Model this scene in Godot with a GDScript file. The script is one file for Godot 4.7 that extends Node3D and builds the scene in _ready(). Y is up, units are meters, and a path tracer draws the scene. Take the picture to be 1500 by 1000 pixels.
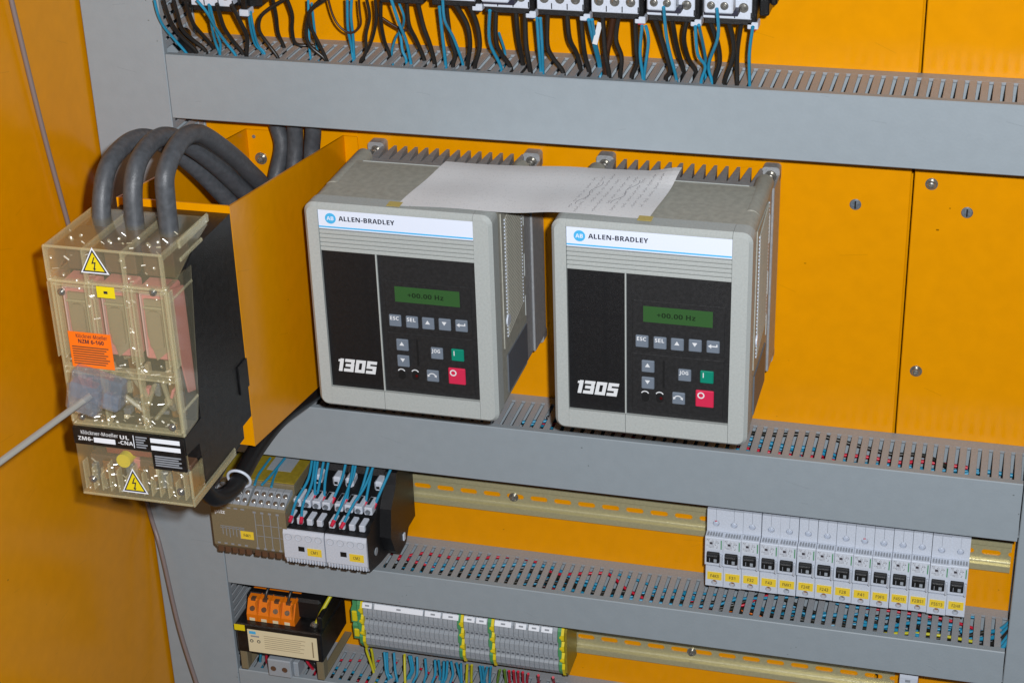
extends Node3D
# An open orange switch cabinet. Every length below is in millimetres and is scaled to metres when a mesh is written.
const S := 0.001
var org := Vector3.ZERO
var taken := {}
var M := {}
var sans: SystemFont
var bold: SystemFont

var TOP_WIRES := [
	["b", 1.4, [-248, 48, 90, -248, 35, 87, -248, 21, 79, -244, 5, 68, -236, -13, 60, -235, -27, 59, -232, -39, 58]],
	["k", 2.2, [-242, 47, 85, -241, 34, 82, -241, 19, 73, -238, 6, 64, -229, -9, 57, -228, -23, 56, -225, -35, 55]],
	["k", 2.2, [-232, 47, 85, -232, 32, 80, -234, 16, 70, -230, 3, 60, -221, -9, 54, -220, -23, 53, -217, -35, 52]],
	["k", 2.2, [-220, 46, 85, -222, 24, 72, -223, 12, 60, -217, -9, 45, -217, -23, 44, -213, -35, 43]],
	["b", 1.4, [-202, 53, 100, -196, 41, 95, -196, 22, 80, -194, 4, 66, -188, -11, 60, -188, -25, 59, -184, -37, 58]],
	["b", 1.3, [-198, 45, 85, -203, 21, 73, -207, 3, 61, -206, -9, 57, -206, -23, 56, -202, -35, 55]],
	["b", 1.3, [-197, 44, 85, -200, 15, 71, -201, 1, 63, -204, -10, 60, -203, -24, 59, -200, -36, 58]],
	["k", 2.2, [-190, 46, 85, -191, 22, 74, -189, 4, 61, -183, -9, 56, -183, -23, 55, -179, -35, 54]],
	["k", 2.3, [-176, 46, 85, -172, 26, 77, -172, 11, 68, -178, -12, 60, -177, -26, 59, -174, -38, 58]],
	["b", 1.3, [-165, 37, 75, -169, 16, 64, -171, -1, 53, -166, -9, 50, -166, -23, 49, -162, -35, 48]],
	["b", 1.3, [-163, 37, 75, -166, 16, 65, -168, -1, 54, -164, -9, 51, -163, -23, 50, -160, -35, 49]],
	["k", 1.9, [-127, 51, 70, -147, 39, 68, -158, 29, 66, -161, 16, 64, -155, 3, 61, -147, -10, 60, -146, -24, 59, -143, -36, 58]],
	["k", 2.0, [-147, 46, 60, -149, 27, 51, -155, 6, 36, -153, -9, 30, -152, -23, 29, -149, -35, 28]],
	["k", 2.0, [-134, 48, 60, -132, 30, 54, -138, 11, 43, -139, -5, 33, -123, -9, 26, -122, -23, 26, -119, -35, 24]],
	["k", 2.0, [-90, 52, 70, -106, 41, 69, -113, 28, 66, -116, 13, 64, -113, 3, 62, -101, -9, 60, -100, -23, 59, -97, -35, 58]],
	["k", 1.9, [-94, 52, 80, -107, 38, 76, -108, 23, 70, -106, 12, 65, -100, -9, 60, -99, -23, 59, -96, -35, 58]],
	["b", 1.2, [-117, 43, 50, -119, 12, 50, -120, -9, 49, -119, -23, 48, -116, -35, 47]],
	["b", 1.2, [-114, 40, 50, -118, 8, 38, -119, -9, 33, -119, -23, 32, -115, -35, 31]],
	["b", 1.4, [-72, 52, 70, -78, 22, 58, -80, 0, 47, -80, -9, 46, -79, -23, 44, -76, -35, 44]],
	["b", 1.4, [-68, 52, 70, -72, 34, 64, -76, 12, 52, -79, -9, 45, -78, -23, 44, -75, -35, 43]],
	["k", 1.6, [-54, 52, 70, -53, 36, 68, -59, 18, 64, -62, 0, 60, -68, -9, 59, -68, -23, 58, -64, -35, 57]],
	["k", 1.6, [-46, 53, 70, -48, 34, 65, -56, 14, 54, -64, -1, 48, -69, -9, 47, -68, -23, 46, -65, -35, 45]],
	["k", 2.0, [-41, 50, 70, -46, 29, 59, -51, 4, 39, -49, -9, 34, -49, -23, 33, -45, -35, 32]],
	["b", 1.5, [-24, 59, 90, -22, 36, 80, -22, 15, 64, -22, -9, 54, -21, -23, 53, -18, -35, 52]],
	["b", 1.2, [-28, 48, 60, -26, 33, 54, -32, 19, 43, -41, 8, 35, -49, -9, 27, -49, -23, 26, -45, -35, 25]],
	["b", 1.4, [-34, 18, 45, -33, 9, 45, -32, -1, 46, -29, -9, 46, -29, -23, 45, -25, -35, 44]],
	["k", 2.2, [-17, 51, 70, -19, 29, 62, -17, 11, 50, -13, -9, 43, -13, -23, 42, -9, -35, 41]],
	["k", 2.3, [-7, 52, 70, -5, 29, 64, -3, 10, 55, -1, -9, 50, -1, -23, 49, 3, -35, 48]],
	["b", 1.6, [16, 52, 80, 13, 24, 67, 10, -9, 52, 10, -23, 51, 14, -35, 50]],
	["b", 1.4, [24, 62, 95, 22, 42, 86, 23, 20, 66, 25, -9, 49, 26, -23, 48, 29, -35, 47]],
	["k", 2.2, [19, 49, 70, 19, 21, 63, 21, 2, 57, 18, -9, 56, 19, -23, 55, 22, -35, 54]],
	["k", 2.4, [28, 55, 75, 36, 34, 67, 35, 12, 57, 30, -9, 51, 30, -23, 50, 34, -35, 49]],
	["k", 2.4, [41, 54, 75, 46, 35, 70, 45, 12, 61, 38, -9, 56, 39, -23, 55, 42, -35, 54]],
	["b", 1.6, [64, 54, 90, 56, 19, 67, 60, -9, 49, 60, -23, 48, 64, -35, 47]],
	["k", 2.4, [65, 49, 75, 60, 14, 59, 68, -9, 47, 69, -23, 46, 72, -35, 45]],
	["b", 1.3, [54, 15, 30, 55, 2, 22, 55, -8, 16, 55, -22, 15, 59, -34, 14]],
	["k", 2.5, [83, 50, 75, 79, 20, 56, 78, -9, 40, 78, -23, 39, 82, -35, 38]],
	["k", 2.5, [91, 50, 75, 88, 18, 64, 89, -9, 56, 90, -23, 55, 93, -35, 54]],
	["b", 1.5, [104, 48, 85, 101, 20, 70, 98, -9, 54, 98, -23, 53, 102, -35, 52]],
	["b", 1.5, [107, 48, 85, 104, 20, 70, 100, -9, 54, 100, -23, 53, 104, -35, 52]],
	["k", 2.4, [111, 51, 75, 107, 19, 64, 110, 5, 58, 118, -9, 54, 118, -23, 53, 122, -35, 52]],
	["k", 2.4, [128, 52, 75, 126, 24, 60, 129, 7, 48, 131, -9, 42, 131, -23, 41, 135, -35, 40]],
	["k", 2.4, [140, 53, 75, 138, 19, 59, 138, 2, 50, 140, -9, 47, 141, -23, 46, 144, -35, 45]],
	["b", 1.6, [149, 49, 85, 148, 27, 67, 146, -9, 34, 147, -23, 33, 150, -35, 32]],
	["b", 1.6, [152, 49, 85, 150, 27, 67, 147, -9, 33, 148, -23, 32, 151, -35, 31]],
	["k", 2.3, [159, 50, 75, 158, 16, 63, 160, -9, 56, 160, -23, 55, 164, -35, 54]],
	["k", 2.3, [173, 51, 75, 169, 28, 69, 172, 10, 61, 170, -9, 57, 170, -23, 56, 174, -35, 55]],
	["k", 2.4, [187, 51, 75, 186, 20, 65, 185, 4, 58, 180, -9, 56, 180, -23, 55, 184, -35, 54]],
	["b", 1.5, [195, 46, 85, 190, 17, 69, 190, -9, 57, 190, -23, 56, 194, -35, 55]],
	["b", 1.5, [198, 46, 85, 199, 30, 78, 191, -9, 57, 192, -23, 56, 195, -35, 55]],
	["k", 2.4, [203, 52, 75, 209, 28, 68, 214, 0, 58, 210, -9, 56, 211, -23, 55, 214, -35, 54]],
	["b", 1.5, [217, 69, 105, 216, 32, 82, 219, -9, 55, 220, -23, 54, 223, -35, 53]],
	["k", 2.4, [218, 53, 75, 218, 17, 48, 221, -9, 32, 221, -23, 31, 225, -35, 30]],
	["k", 2.4, [232, 53, 75, 226, 29, 60, 226, 3, 36, 231, -9, 30, 232, -23, 29, 235, -35, 28]],
	["b", 1.5, [240, 48, 85, 240, 20, 72, 245, 6, 62, 241, -9, 57, 242, -23, 56, 245, -35, 55]],
	["b", 1.5, [243, 49, 85, 241, 11, 42, 240, -9, 26, 240, -23, 25, 244, -35, 24]],
	["k", 2.4, [250, 52, 75, 256, 30, 68, 257, 10, 60, 252, -9, 55, 253, -23, 54, 256, -35, 53]],
	["b", 1.5, [261, 70, 105, 260, 42, 90, 248, 8, 62, 250, -9, 56, 251, -23, 54, 254, -35, 54]],
	["k", 2.4, [266, 52, 75, 270, 22, 66, 261, -9, 57, 262, -23, 56, 265, -35, 55]],
	["k", 2.4, [276, 50, 65, 272, 21, 61, 272, -9, 58, 273, -23, 57, 276, -35, 56]],
	["b", 1.5, [288, 50, 85, 284, 23, 73, 283, -9, 59, 284, -23, 58, 287, -35, 57]],
]
var LOOP_WIRES := [
	["n", 1.1, [-94, 48, 60, -91, 34, 60, -86, 24, 60, -78, 18, 60, -71, 19, 60, -65, 26, 60, -65, 38, 60, -65, 49, 60]],
	["n", 1.3, [-54, 34, 50, -47, 29, 50, -35, 22, 50, -26, 20, 50, -23, 32, 50, -25, 45, 50]],
]
var CONTACTOR_WIRES := [
	["b", 1.5, [-153, -432, 48, -150, -448, 73, -155, -460, 96, -155, -470, 113]],
	["b", 1.5, [-150, -432, 48, -145, -450, 77, -147, -462, 99, -144, -470, 113]],
	["b", 1.5, [-108, -430, 48, -105, -447, 75, -107, -459, 95, -110, -469, 113]],
	["b", 1.5, [-83, -426, 48, -88, -446, 75, -95, -458, 94, -100, -470, 113]],
	["b", 1.5, [-147, -433, 48, -144, -451, 70, -140, -462, 84]],
	["b", 1.5, [-140, -432, 48, -139, -451, 70, -138, -462, 84]],
	["b", 1.5, [-135, -433, 48, -134, -449, 67, -130, -462, 84]],
	["b", 1.5, [-116, -431, 48, -116, -447, 67, -120, -461, 84]],
	["b", 1.5, [-106, -432, 48, -105, -444, 62, -107, -453, 73, -106, -462, 84]],
	["b", 1.5, [-91, -430, 48, -93, -451, 71, -96, -462, 84]],
	["b", 1.5, [-87, -432, 48, -87, -451, 70, -86, -462, 84]],
	["b", 1.5, [-66, -432, 48, -72, -449, 68, -76, -462, 84]],
]
var RELAY_WIRES := [
	["b", 1.4, [-210, -448, 48, -211, -446, 80, -209, -446, 100]],
	["b", 1.4, [-201, -445, 48, -200, -444, 82, -197, -445, 100]],
	["b", 1.4, [-185, -443, 48, -187, -444, 78, -189, -444, 100]],
	["b", 1.4, [-186, -447, 48, -184, -445, 77, -179, -445, 100]],
]
var TERMINAL_WIRES := [
	["y", 1.5, [-115, -675, 40, -115, -680, 40, -108, -703, 43, -108, -717, 42, -104, -729, 41]],
	["y", 1.5, [-110, -675, 40, -109, -681, 40, -109, -703, 37, -108, -717, 36, -105, -729, 35]],
	["b", 1.5, [-95, -677, 40, -91, -696, 49, -88, -703, 51, -88, -717, 50, -84, -729, 49]],
	["b", 1.5, [-92, -677, 40, -90, -698, 47, -86, -703, 48, -86, -717, 47, -82, -729, 46]],
	["b", 1.5, [-84, -676, 40, -81, -693, 48, -78, -703, 52, -77, -717, 51, -74, -729, 50]],
	["y", 1.5, [-72, -677, 40, -72, -681, 41, -68, -703, 55, -68, -717, 54, -64, -729, 53]],
	["b", 1.5, [-67, -677, 40, -64, -693, 44, -68, -703, 46, -68, -717, 45, -64, -729, 44]],
	["b", 1.5, [-65, -677, 40, -62, -692, 44, -66, -703, 45, -66, -717, 44, -62, -729, 43]],
	["b", 1.5, [-58, -677, 40, -56, -693, 49, -60, -703, 53, -59, -717, 52, -56, -729, 51]],
	["b", 1.5, [-49, -678, 40, -47, -694, 45, -49, -703, 47, -49, -717, 46, -45, -729, 45]],
	["b", 1.5, [-38, -678, 40, -37, -693, 45, -40, -703, 48, -40, -717, 47, -36, -729, 46]],
	["b", 1.5, [-34, -678, 40, -33, -696, 40, -34, -703, 40, -34, -717, 39, -30, -729, 38]],
	["b", 1.5, [-28, -678, 40, -28, -695, 45, -30, -703, 46, -30, -717, 45, -26, -729, 44]],
	["b", 1.5, [-24, -677, 40, -25, -695, 44, -28, -703, 45, -28, -717, 44, -24, -729, 43]],
	["b", 1.5, [-20, -677, 40, -18, -692, 42, -21, -703, 44, -20, -717, 43, -17, -729, 42]],
	["b", 1.5, [-14, -678, 40, -11, -703, 38, -11, -717, 37, -7, -729, 36]],
	["b", 1.5, [-9, -678, 40, -9, -703, 41, -8, -717, 40, -5, -729, 39]],
	["y", 1.5, [-2, -678, 40, -4, -703, 40, -4, -717, 39, 0, -729, 38]],
	["y", 1.5, [3, -678, 40, -0, -703, 35, 0, -717, 34, 4, -729, 33]],
	["b", 1.5, [12, -678, 40, 12, -703, 36, 12, -717, 35, 16, -729, 34]],
	["b", 1.5, [15, -678, 40, 15, -703, 35, 16, -717, 34, 19, -729, 33]],
	["b", 1.5, [20, -678, 40, 14, -703, 36, 15, -717, 34, 18, -729, 34]],
	["b", 1.5, [24, -677, 40, 20, -703, 34, 21, -717, 33, 24, -729, 32]],
	["g", 1.5, [34, -679, 40, 28, -703, 32, 28, -717, 31, 32, -729, 30]],
	["g", 1.5, [39, -678, 40, 37, -703, 30, 37, -717, 29, 41, -729, 28]],
	["r", 1.5, [44, -679, 40, 41, -703, 29, 42, -717, 28, 45, -729, 27]],
	["r", 1.5, [49, -678, 40, 46, -703, 28, 46, -717, 27, 50, -729, 26]],
	["r", 1.5, [54, -678, 40, 50, -703, 27, 50, -717, 26, 54, -729, 25]],
	["r", 1.5, [59, -678, 40, 55, -703, 26, 56, -717, 25, 59, -729, 24]],
	["r", 1.5, [65, -679, 40, 59, -703, 25, 60, -717, 24, 63, -729, 23]],
	["r", 1.5, [76, -679, 40, 71, -703, 22, 72, -717, 21, 75, -729, 20]],
	["r", 1.5, [92, -679, 40, 87, -703, 19, 87, -717, 18, 91, -729, 17]],
]

func _ready() -> void:
	camera_and_light()
	materials()
	setting()
	ducts()
	rails()
	bracket_and_breaker()
	drives()
	paper()
	relay_and_contactors()
	breakers()
	transformer()
	terminals()
	top_contactors()
	cables_and_wires()

func camera_and_light() -> void:
	var cam := Camera3D.new()
	cam.name = "camera"
	cam.position = Vector3(495.87, 513.90, 1555.62) * S
	cam.rotation = Vector3(-0.4699, 0.2804, -0.0337)
	cam.fov = rad_to_deg(2.0 * atan(500.0 / 2706.02))
	cam.near = 0.05
	cam.far = 20.0
	add_child(cam)
	cam.current = true
	var e := Environment.new()
	e.background_mode = Environment.BG_COLOR
	e.background_color = Color(0.265, 0.28, 0.30)
	e.tonemap_mode = Environment.TONE_MAPPER_LINEAR
	e.tonemap_exposure = 1.0
	e.sdfgi_enabled = true
	e.ssao_enabled = true
	e.ssil_enabled = true
	var we := WorldEnvironment.new()
	we.name = "environment"
	we.environment = e
	add_child(we)
	# the camera's own flash, just right of and above the lens
	var flash := OmniLight3D.new()
	flash.name = "camera_flash"
	flash.position = cam.transform * Vector3(0.055, 0.05, 0.0)
	flash.light_color = Color(0.985, 0.99, 1.0)
	flash.light_energy = 3.1
	flash.light_size = 0.014
	flash.omni_range = 8.0
	flash.omni_attenuation = 2.0
	flash.shadow_enabled = true
	add_child(flash)

# ------------------------------------------------------------------ materials
func noise_tex(freq: float, lo: float, hi: float, sd: int, normal := false, strength := 1.0, octaves := 4) -> NoiseTexture2D:
	var n := FastNoiseLite.new()
	n.seed = sd
	n.frequency = freq
	n.fractal_octaves = octaves
	var t := NoiseTexture2D.new()
	t.width = 512
	t.height = 512
	t.seamless = true
	t.noise = n
	if normal:
		t.as_normal_map = true
		t.bump_strength = strength
	else:
		var g := Gradient.new()
		g.set_color(0, Color(lo, lo, lo))
		g.set_color(1, Color(hi, hi, hi))
		t.color_ramp = g
	return t

func specks(base: float, cloud: float, nicks: int, sd: int) -> ImageTexture:
	# moulded plastic with a faint cloudiness, sparse dark nicks and a few pale scuffs
	var n := FastNoiseLite.new()
	n.seed = sd
	n.frequency = 0.02
	n.fractal_octaves = 4
	var im := n.get_seamless_image(1024, 1024)
	im.convert(Image.FORMAT_RGB8)
	for y in 1024:
		for x in 1024:
			var v := base + cloud * im.get_pixel(x, y).r
			im.set_pixel(x, y, Color(v, v, v))
	var rng := RandomNumberGenerator.new()
	rng.seed = sd + 1
	for i in nicks:
		var v := rng.randf_range(0.55, 0.82)
		im.fill_rect(Rect2i(rng.randi_range(0, 1015), rng.randi_range(0, 1015), rng.randi_range(1, 5), rng.randi_range(1, 3)), Color(v, v, v * 0.97))
	for i in 24:
		var x := rng.randf_range(20, 1000)
		var y := rng.randf_range(20, 1000)
		var a := rng.randf_range(-0.5, 0.5)
		for k in rng.randi_range(12, 60):
			im.set_pixel(clampi(int(x + k * cos(a)), 0, 1023), clampi(int(y + k * sin(a)), 0, 1023), Color(0.9, 0.9, 0.9))
	return ImageTexture.create_from_image(im)

func mat(key: String, r: float, g: float, b: float, rough := 0.5, metal := 0.0) -> StandardMaterial3D:
	var m := StandardMaterial3D.new()
	m.resource_name = key
	m.albedo_color = Color(r, g, b)
	m.roughness = rough
	m.metallic = metal
	M[key] = m
	return m

func skin(m: StandardMaterial3D, tex: Texture2D, nrm: Texture2D, scale: float, amount := 0.3, rtex: Texture2D = null) -> void:
	m.uv1_triplanar = true
	m.uv1_world_triplanar = true
	m.uv1_scale = Vector3.ONE * scale
	if tex: m.albedo_texture = tex
	if rtex: m.roughness_texture = rtex
	if nrm:
		m.normal_enabled = true
		m.normal_texture = nrm
		m.normal_scale = amount

func clear(key: String, r: float, g: float, b: float, a: float, rough := 0.06) -> StandardMaterial3D:
	var m := mat(key, r, g, b, rough)
	m.albedo_color.a = a
	m.transparency = BaseMaterial3D.TRANSPARENCY_ALPHA
	m.metallic_specular = 0.7
	return m

func materials() -> void:
	sans = SystemFont.new()
	sans.font_names = PackedStringArray(["Droid Sans"])
	bold = SystemFont.new()
	bold.font_names = PackedStringArray(["Droid Sans"])
	bold.font_weight = 700
	var fine := noise_tex(0.06, 0.93, 1.0, 3)
	var coarse := noise_tex(0.02, 0.88, 1.0, 7)
	var faint := noise_tex(0.008, 0.955, 1.0, 13)
	var peel := noise_tex(0.05, 0, 1, 11, true, 3.0, 2)
	var grain := noise_tex(0.22, 0, 1, 5, true, 4.0, 2)
	var streak := noise_tex(0.03, 0.7, 1.0, 9)
	var dust := noise_tex(0.03, 0.5, 1.0, 33)
	var wear := noise_tex(0.012, 0.8, 1.0, 21)
	var m := mat("orange", 0.88, 0.58, 0.0, 0.26)
	m.metallic_specular = 0.33
	skin(m, specks(0.96, 0.035, 16, 23), peel, 2.0, 0.04, wear)
	m = mat("duct", 0.578, 0.618, 0.645, 0.5)
	skin(m, specks(0.97, 0.025, 26, 17), grain, 2.5, 0.022)
	m = mat("duct_finger", 0.61, 0.63, 0.65, 0.42)
	skin(m, fine, grain, 9.0, 0.12)
	m = mat("beige", 0.69, 0.71, 0.70, 0.5)
	skin(m, fine, grain, 12.0, 0.2)
	m = mat("beige_dark", 0.665, 0.66, 0.615, 0.5)
	skin(m, coarse, grain, 12.0, 0.2)
	m = mat("cast", 0.65, 0.66, 0.67, 0.42, 0.2)
	skin(m, coarse, grain, 14.0, 0.4)
	m = mat("black", 0.085, 0.085, 0.095, 0.46)
	skin(m, streak, grain, 14.0, 0.35)
	m = mat("keypad", 0.15, 0.15, 0.155, 0.5)
	skin(m, streak, grain, 14.0, 0.3)
	m = mat("gloss_black", 0.135, 0.135, 0.14, 0.34)
	skin(m, dust, grain, 7.0, 0.2)
	m = mat("cable", 0.33, 0.345, 0.365, 0.45)
	skin(m, streak, grain, 10.0, 0.3)
	mat("rubber", 0.08, 0.08, 0.085, 0.4)
	mat("wire_k", 0.14, 0.135, 0.13, 0.36)
	mat("wire_b", 0.15, 0.53, 0.67, 0.34)
	mat("wire_y", 0.72, 0.70, 0.12, 0.4)
	mat("wire_r", 0.74, 0.10, 0.20, 0.4)
	mat("wire_g", 0.38, 0.52, 0.16, 0.4)
	mat("wire_n", 0.23, 0.13, 0.07, 0.4)
	mat("ferrule_red", 0.78, 0.14, 0.26, 0.4)
	mat("cord", 0.50, 0.45, 0.44, 0.45)
	mat("white_print", 0.90, 0.92, 0.95, 0.4)
	m = mat("white", 0.80, 0.83, 0.88, 0.38)
	skin(m, fine, null, 14.0)
	mat("header", 0.87, 0.90, 0.96, 0.3)
	mat("logo_blue", 0.30, 0.70, 0.90, 0.4)
	mat("ink", 0.13, 0.13, 0.20, 0.5)
	mat("pale_ink", 0.55, 0.57, 0.60, 0.5)
	mat("lettering_white", 0.86, 0.87, 0.88, 0.4)
	m = mat("lcd", 0.19, 0.345, 0.17, 0.25)
	m.clearcoat_enabled = true
	m.clearcoat = 0.4
	mat("lcd_ink", 0.09, 0.17, 0.08, 0.4)
	mat("key_grey", 0.43, 0.47, 0.52, 0.45)
	mat("key_green", 0.03, 0.50, 0.41, 0.4)
	mat("key_red", 0.80, 0.16, 0.30, 0.4)
	mat("led_red", 0.30, 0.02, 0.03, 0.25)
	mat("hole", 0.03, 0.03, 0.035, 0.6)  # near-black colour stands in for the dark inside openings; also plain black plastic
	m = mat("steel", 0.72, 0.71, 0.68, 0.28, 0.75)
	skin(m, streak, null, 20.0)
	m = mat("zinc", 0.62, 0.66, 0.70, 0.38, 0.6)
	skin(m, streak, null, 20.0)
	m = mat("chromate", 0.78, 0.75, 0.59, 0.32, 0.45)
	skin(m, fine, grain, 8.0, 0.12)
	mat("yellow_tag", 0.91, 0.79, 0.22, 0.45)
	mat("yellow_sign", 0.88, 0.80, 0.10, 0.4)
	mat("orange_tag", 0.96, 0.45, 0.08, 0.45)
	mat("cream", 0.87, 0.83, 0.69, 0.45)
	mat("terminal_orange", 0.86, 0.46, 0.05, 0.42)
	m = mat("terminal_grey", 0.62, 0.65, 0.68, 0.45)
	skin(m, fine, null, 14.0)
	mat("earth_green", 0.30, 0.58, 0.38, 0.45)
	mat("earth_yellow", 0.86, 0.78, 0.10, 0.42)
	m = mat("olive", 0.60, 0.53, 0.16, 0.4)
	skin(m, coarse, null, 14.0)
	m = mat("taupe", 0.50, 0.46, 0.36, 0.42)
	skin(m, fine, grain, 14.0, 0.2)
	mat("pink", 0.80, 0.50, 0.47, 0.5)
	mat("tan", 0.57, 0.51, 0.40, 0.4)
	mat("brown", 0.36, 0.26, 0.19, 0.5)
	mat("copper", 0.72, 0.52, 0.30, 0.3, 0.8)
	clear("clear", 0.85, 0.81, 0.64, 0.09, 0.1)
	clear("clear_edge", 0.90, 0.87, 0.70, 0.20, 0.2)
	clear("clear_blue", 0.60, 0.65, 0.72, 0.20, 0.2)
	clear("clear_glint", 0.98, 0.94, 0.76, 0.14, 0.22)  # only for the added pips and facets that glint in the flash
	mat("shaft", 0.66, 0.65, 0.62, 0.3, 0.35)
	mat("slider_red", 0.52, 0.20, 0.15, 0.45)
	mat("pale_pink", 0.82, 0.66, 0.63, 0.4)
	mat("dim", 0.36, 0.38, 0.41, 0.5)
	mat("paper_white", 0.80, 0.81, 0.82, 0.6)

# ------------------------------------------------------------------ mesh helpers
func nb() -> SurfaceTool:
	var st := SurfaceTool.new()
	st.begin(Mesh.PRIMITIVE_TRIANGLES)
	return st

func vtx(st: SurfaceTool, p: Vector3, n: Vector3, uv := Vector2.ZERO) -> void:
	st.set_normal(n)
	st.set_uv(uv)
	st.add_vertex((p - org) * S)

func tri(st: SurfaceTool, a: Vector3, b: Vector3, c: Vector3, out: Vector3) -> void:
	var n := (c - a).cross(b - a)
	if n.length_squared() < 1e-12: return
	n = n.normalized()
	if n.dot(out) < 0.0:
		var t := b
		b = c
		c = t
		n = -n
	vtx(st, a, n)
	vtx(st, b, n)
	vtx(st, c, n)

func quad(st: SurfaceTool, a: Vector3, b: Vector3, c: Vector3, d: Vector3, out: Vector3) -> void:
	tri(st, a, b, c, out)
	tri(st, a, c, d, out)

func uvquad(st: SurfaceTool, a: Vector3, b: Vector3, c: Vector3, d: Vector3) -> void:
	# a top left, b top right, c bottom right, d bottom left, seen from the front
	var n := (c - a).cross(b - a).normalized()
	for k in [[a, 0, 0], [b, 1, 0], [c, 1, 1], [a, 0, 0], [c, 1, 1], [d, 0, 1]]:
		vtx(st, k[0], n, Vector2(k[1], k[2]))

func box(st: SurfaceTool, x0: float, x1: float, y0: float, y1: float, z0: float, z1: float, c := 0.0, xf := Transform3D.IDENTITY) -> void:
	var ctr := Vector3(x0 + x1, y0 + y1, z0 + z1) * 0.5
	var h := Vector3(x1 - x0, y1 - y0, z1 - z0) * 0.5
	c = minf(c, minf(h.x, minf(h.y, h.z)) * 0.9)
	for ax in 3:
		var u := (ax + 1) % 3
		var v := (ax + 2) % 3
		for s in [-1.0, 1.0]:
			var q := []
			for ab in [[-1, -1], [1, -1], [1, 1], [-1, 1]]:
				var p := Vector3.ZERO
				p[ax] = s * h[ax]
				p[u] = ab[0] * (h[u] - c)
				p[v] = ab[1] * (h[v] - c)
				q.append(xf * (ctr + p))
			var o := Vector3.ZERO
			o[ax] = s
			quad(st, q[0], q[1], q[2], q[3], xf.basis * o)
	if c <= 0.0: return
	for ax in 3:
		var u := (ax + 1) % 3
		var v := (ax + 2) % 3
		for su in [-1.0, 1.0]:
			for sv in [-1.0, 1.0]:
				var q := []
				for k in [[-1, true], [1, true], [1, false], [-1, false]]:
					var p := Vector3.ZERO
					p[ax] = k[0] * (h[ax] - c)
					p[u] = su * (h[u] if k[1] else h[u] - c)
					p[v] = sv * (h[v] - c if k[1] else h[v])
					q.append(xf * (ctr + p))
				var o := Vector3.ZERO
				o[u] = su
				o[v] = sv
				quad(st, q[0], q[1], q[2], q[3], xf.basis * o)
	for sx in [-1.0, 1.0]:
		for sy in [-1.0, 1.0]:
			for sz in [-1.0, 1.0]:
				var a := xf * (ctr + Vector3(sx * h.x, sy * (h.y - c), sz * (h.z - c)))
				var b := xf * (ctr + Vector3(sx * (h.x - c), sy * h.y, sz * (h.z - c)))
				var d := xf * (ctr + Vector3(sx * (h.x - c), sy * (h.y - c), sz * h.z))
				tri(st, a, b, d, xf.basis * Vector3(sx, sy, sz))

func lift(p: Vector2, ax: int, t: float) -> Vector3:
	if ax == 0: return Vector3(t, p.y, p.x)   # profile given as (z, y)
	if ax == 1: return Vector3(p.x, t, p.y)   # profile given as (x, z)
	return Vector3(p.x, p.y, t)               # profile given as (x, y)

func prism(st: SurfaceTool, poly: PackedVector2Array, ax: int, a: float, b: float, poly_b := PackedVector2Array(), caps := true) -> void:
	if poly_b.is_empty(): poly_b = poly
	var area := 0.0
	var n := poly.size()
	for i in n:
		area += poly[i].cross(poly[(i + 1) % n])
	var sg := 1.0 if area > 0.0 else -1.0
	for i in n:
		var j := (i + 1) % n
		var d := poly[j] - poly[i]
		var o2 := Vector2(d.y, -d.x) * sg
		quad(st, lift(poly[i], ax, a), lift(poly[j], ax, a), lift(poly_b[j], ax, b), lift(poly_b[i], ax, b), lift(o2, ax, 0.0))
	if not caps: return
	var up := Vector3.ZERO
	up[ax] = 1.0 if b > a else -1.0
	for pair in [[poly, a, -up], [poly_b, b, up]]:
		var idx := Geometry2D.triangulate_polygon(pair[0])
		for k in range(0, idx.size(), 3):
			tri(st, lift(pair[0][idx[k]], ax, pair[1]), lift(pair[0][idx[k + 1]], ax, pair[1]), lift(pair[0][idx[k + 2]], ax, pair[1]), pair[2])

func round_rect(x0: float, x1: float, y0: float, y1: float, r: float, n := 5) -> PackedVector2Array:
	var out := PackedVector2Array()
	for k in [[x1 - r, y1 - r, 0.0], [x0 + r, y1 - r, 0.5], [x0 + r, y0 + r, 1.0], [x1 - r, y0 + r, 1.5]]:
		for i in n + 1:
			var a: float = PI * (k[2] + 0.5 * i / n)
			out.append(Vector2(k[0] + r * cos(a), k[1] + r * sin(a)))
	return out

func P2(a: Array) -> PackedVector2Array:
	var out := PackedVector2Array()
	for i in range(0, a.size(), 2):
		out.append(Vector2(a[i], a[i + 1]))
	return out

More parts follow.
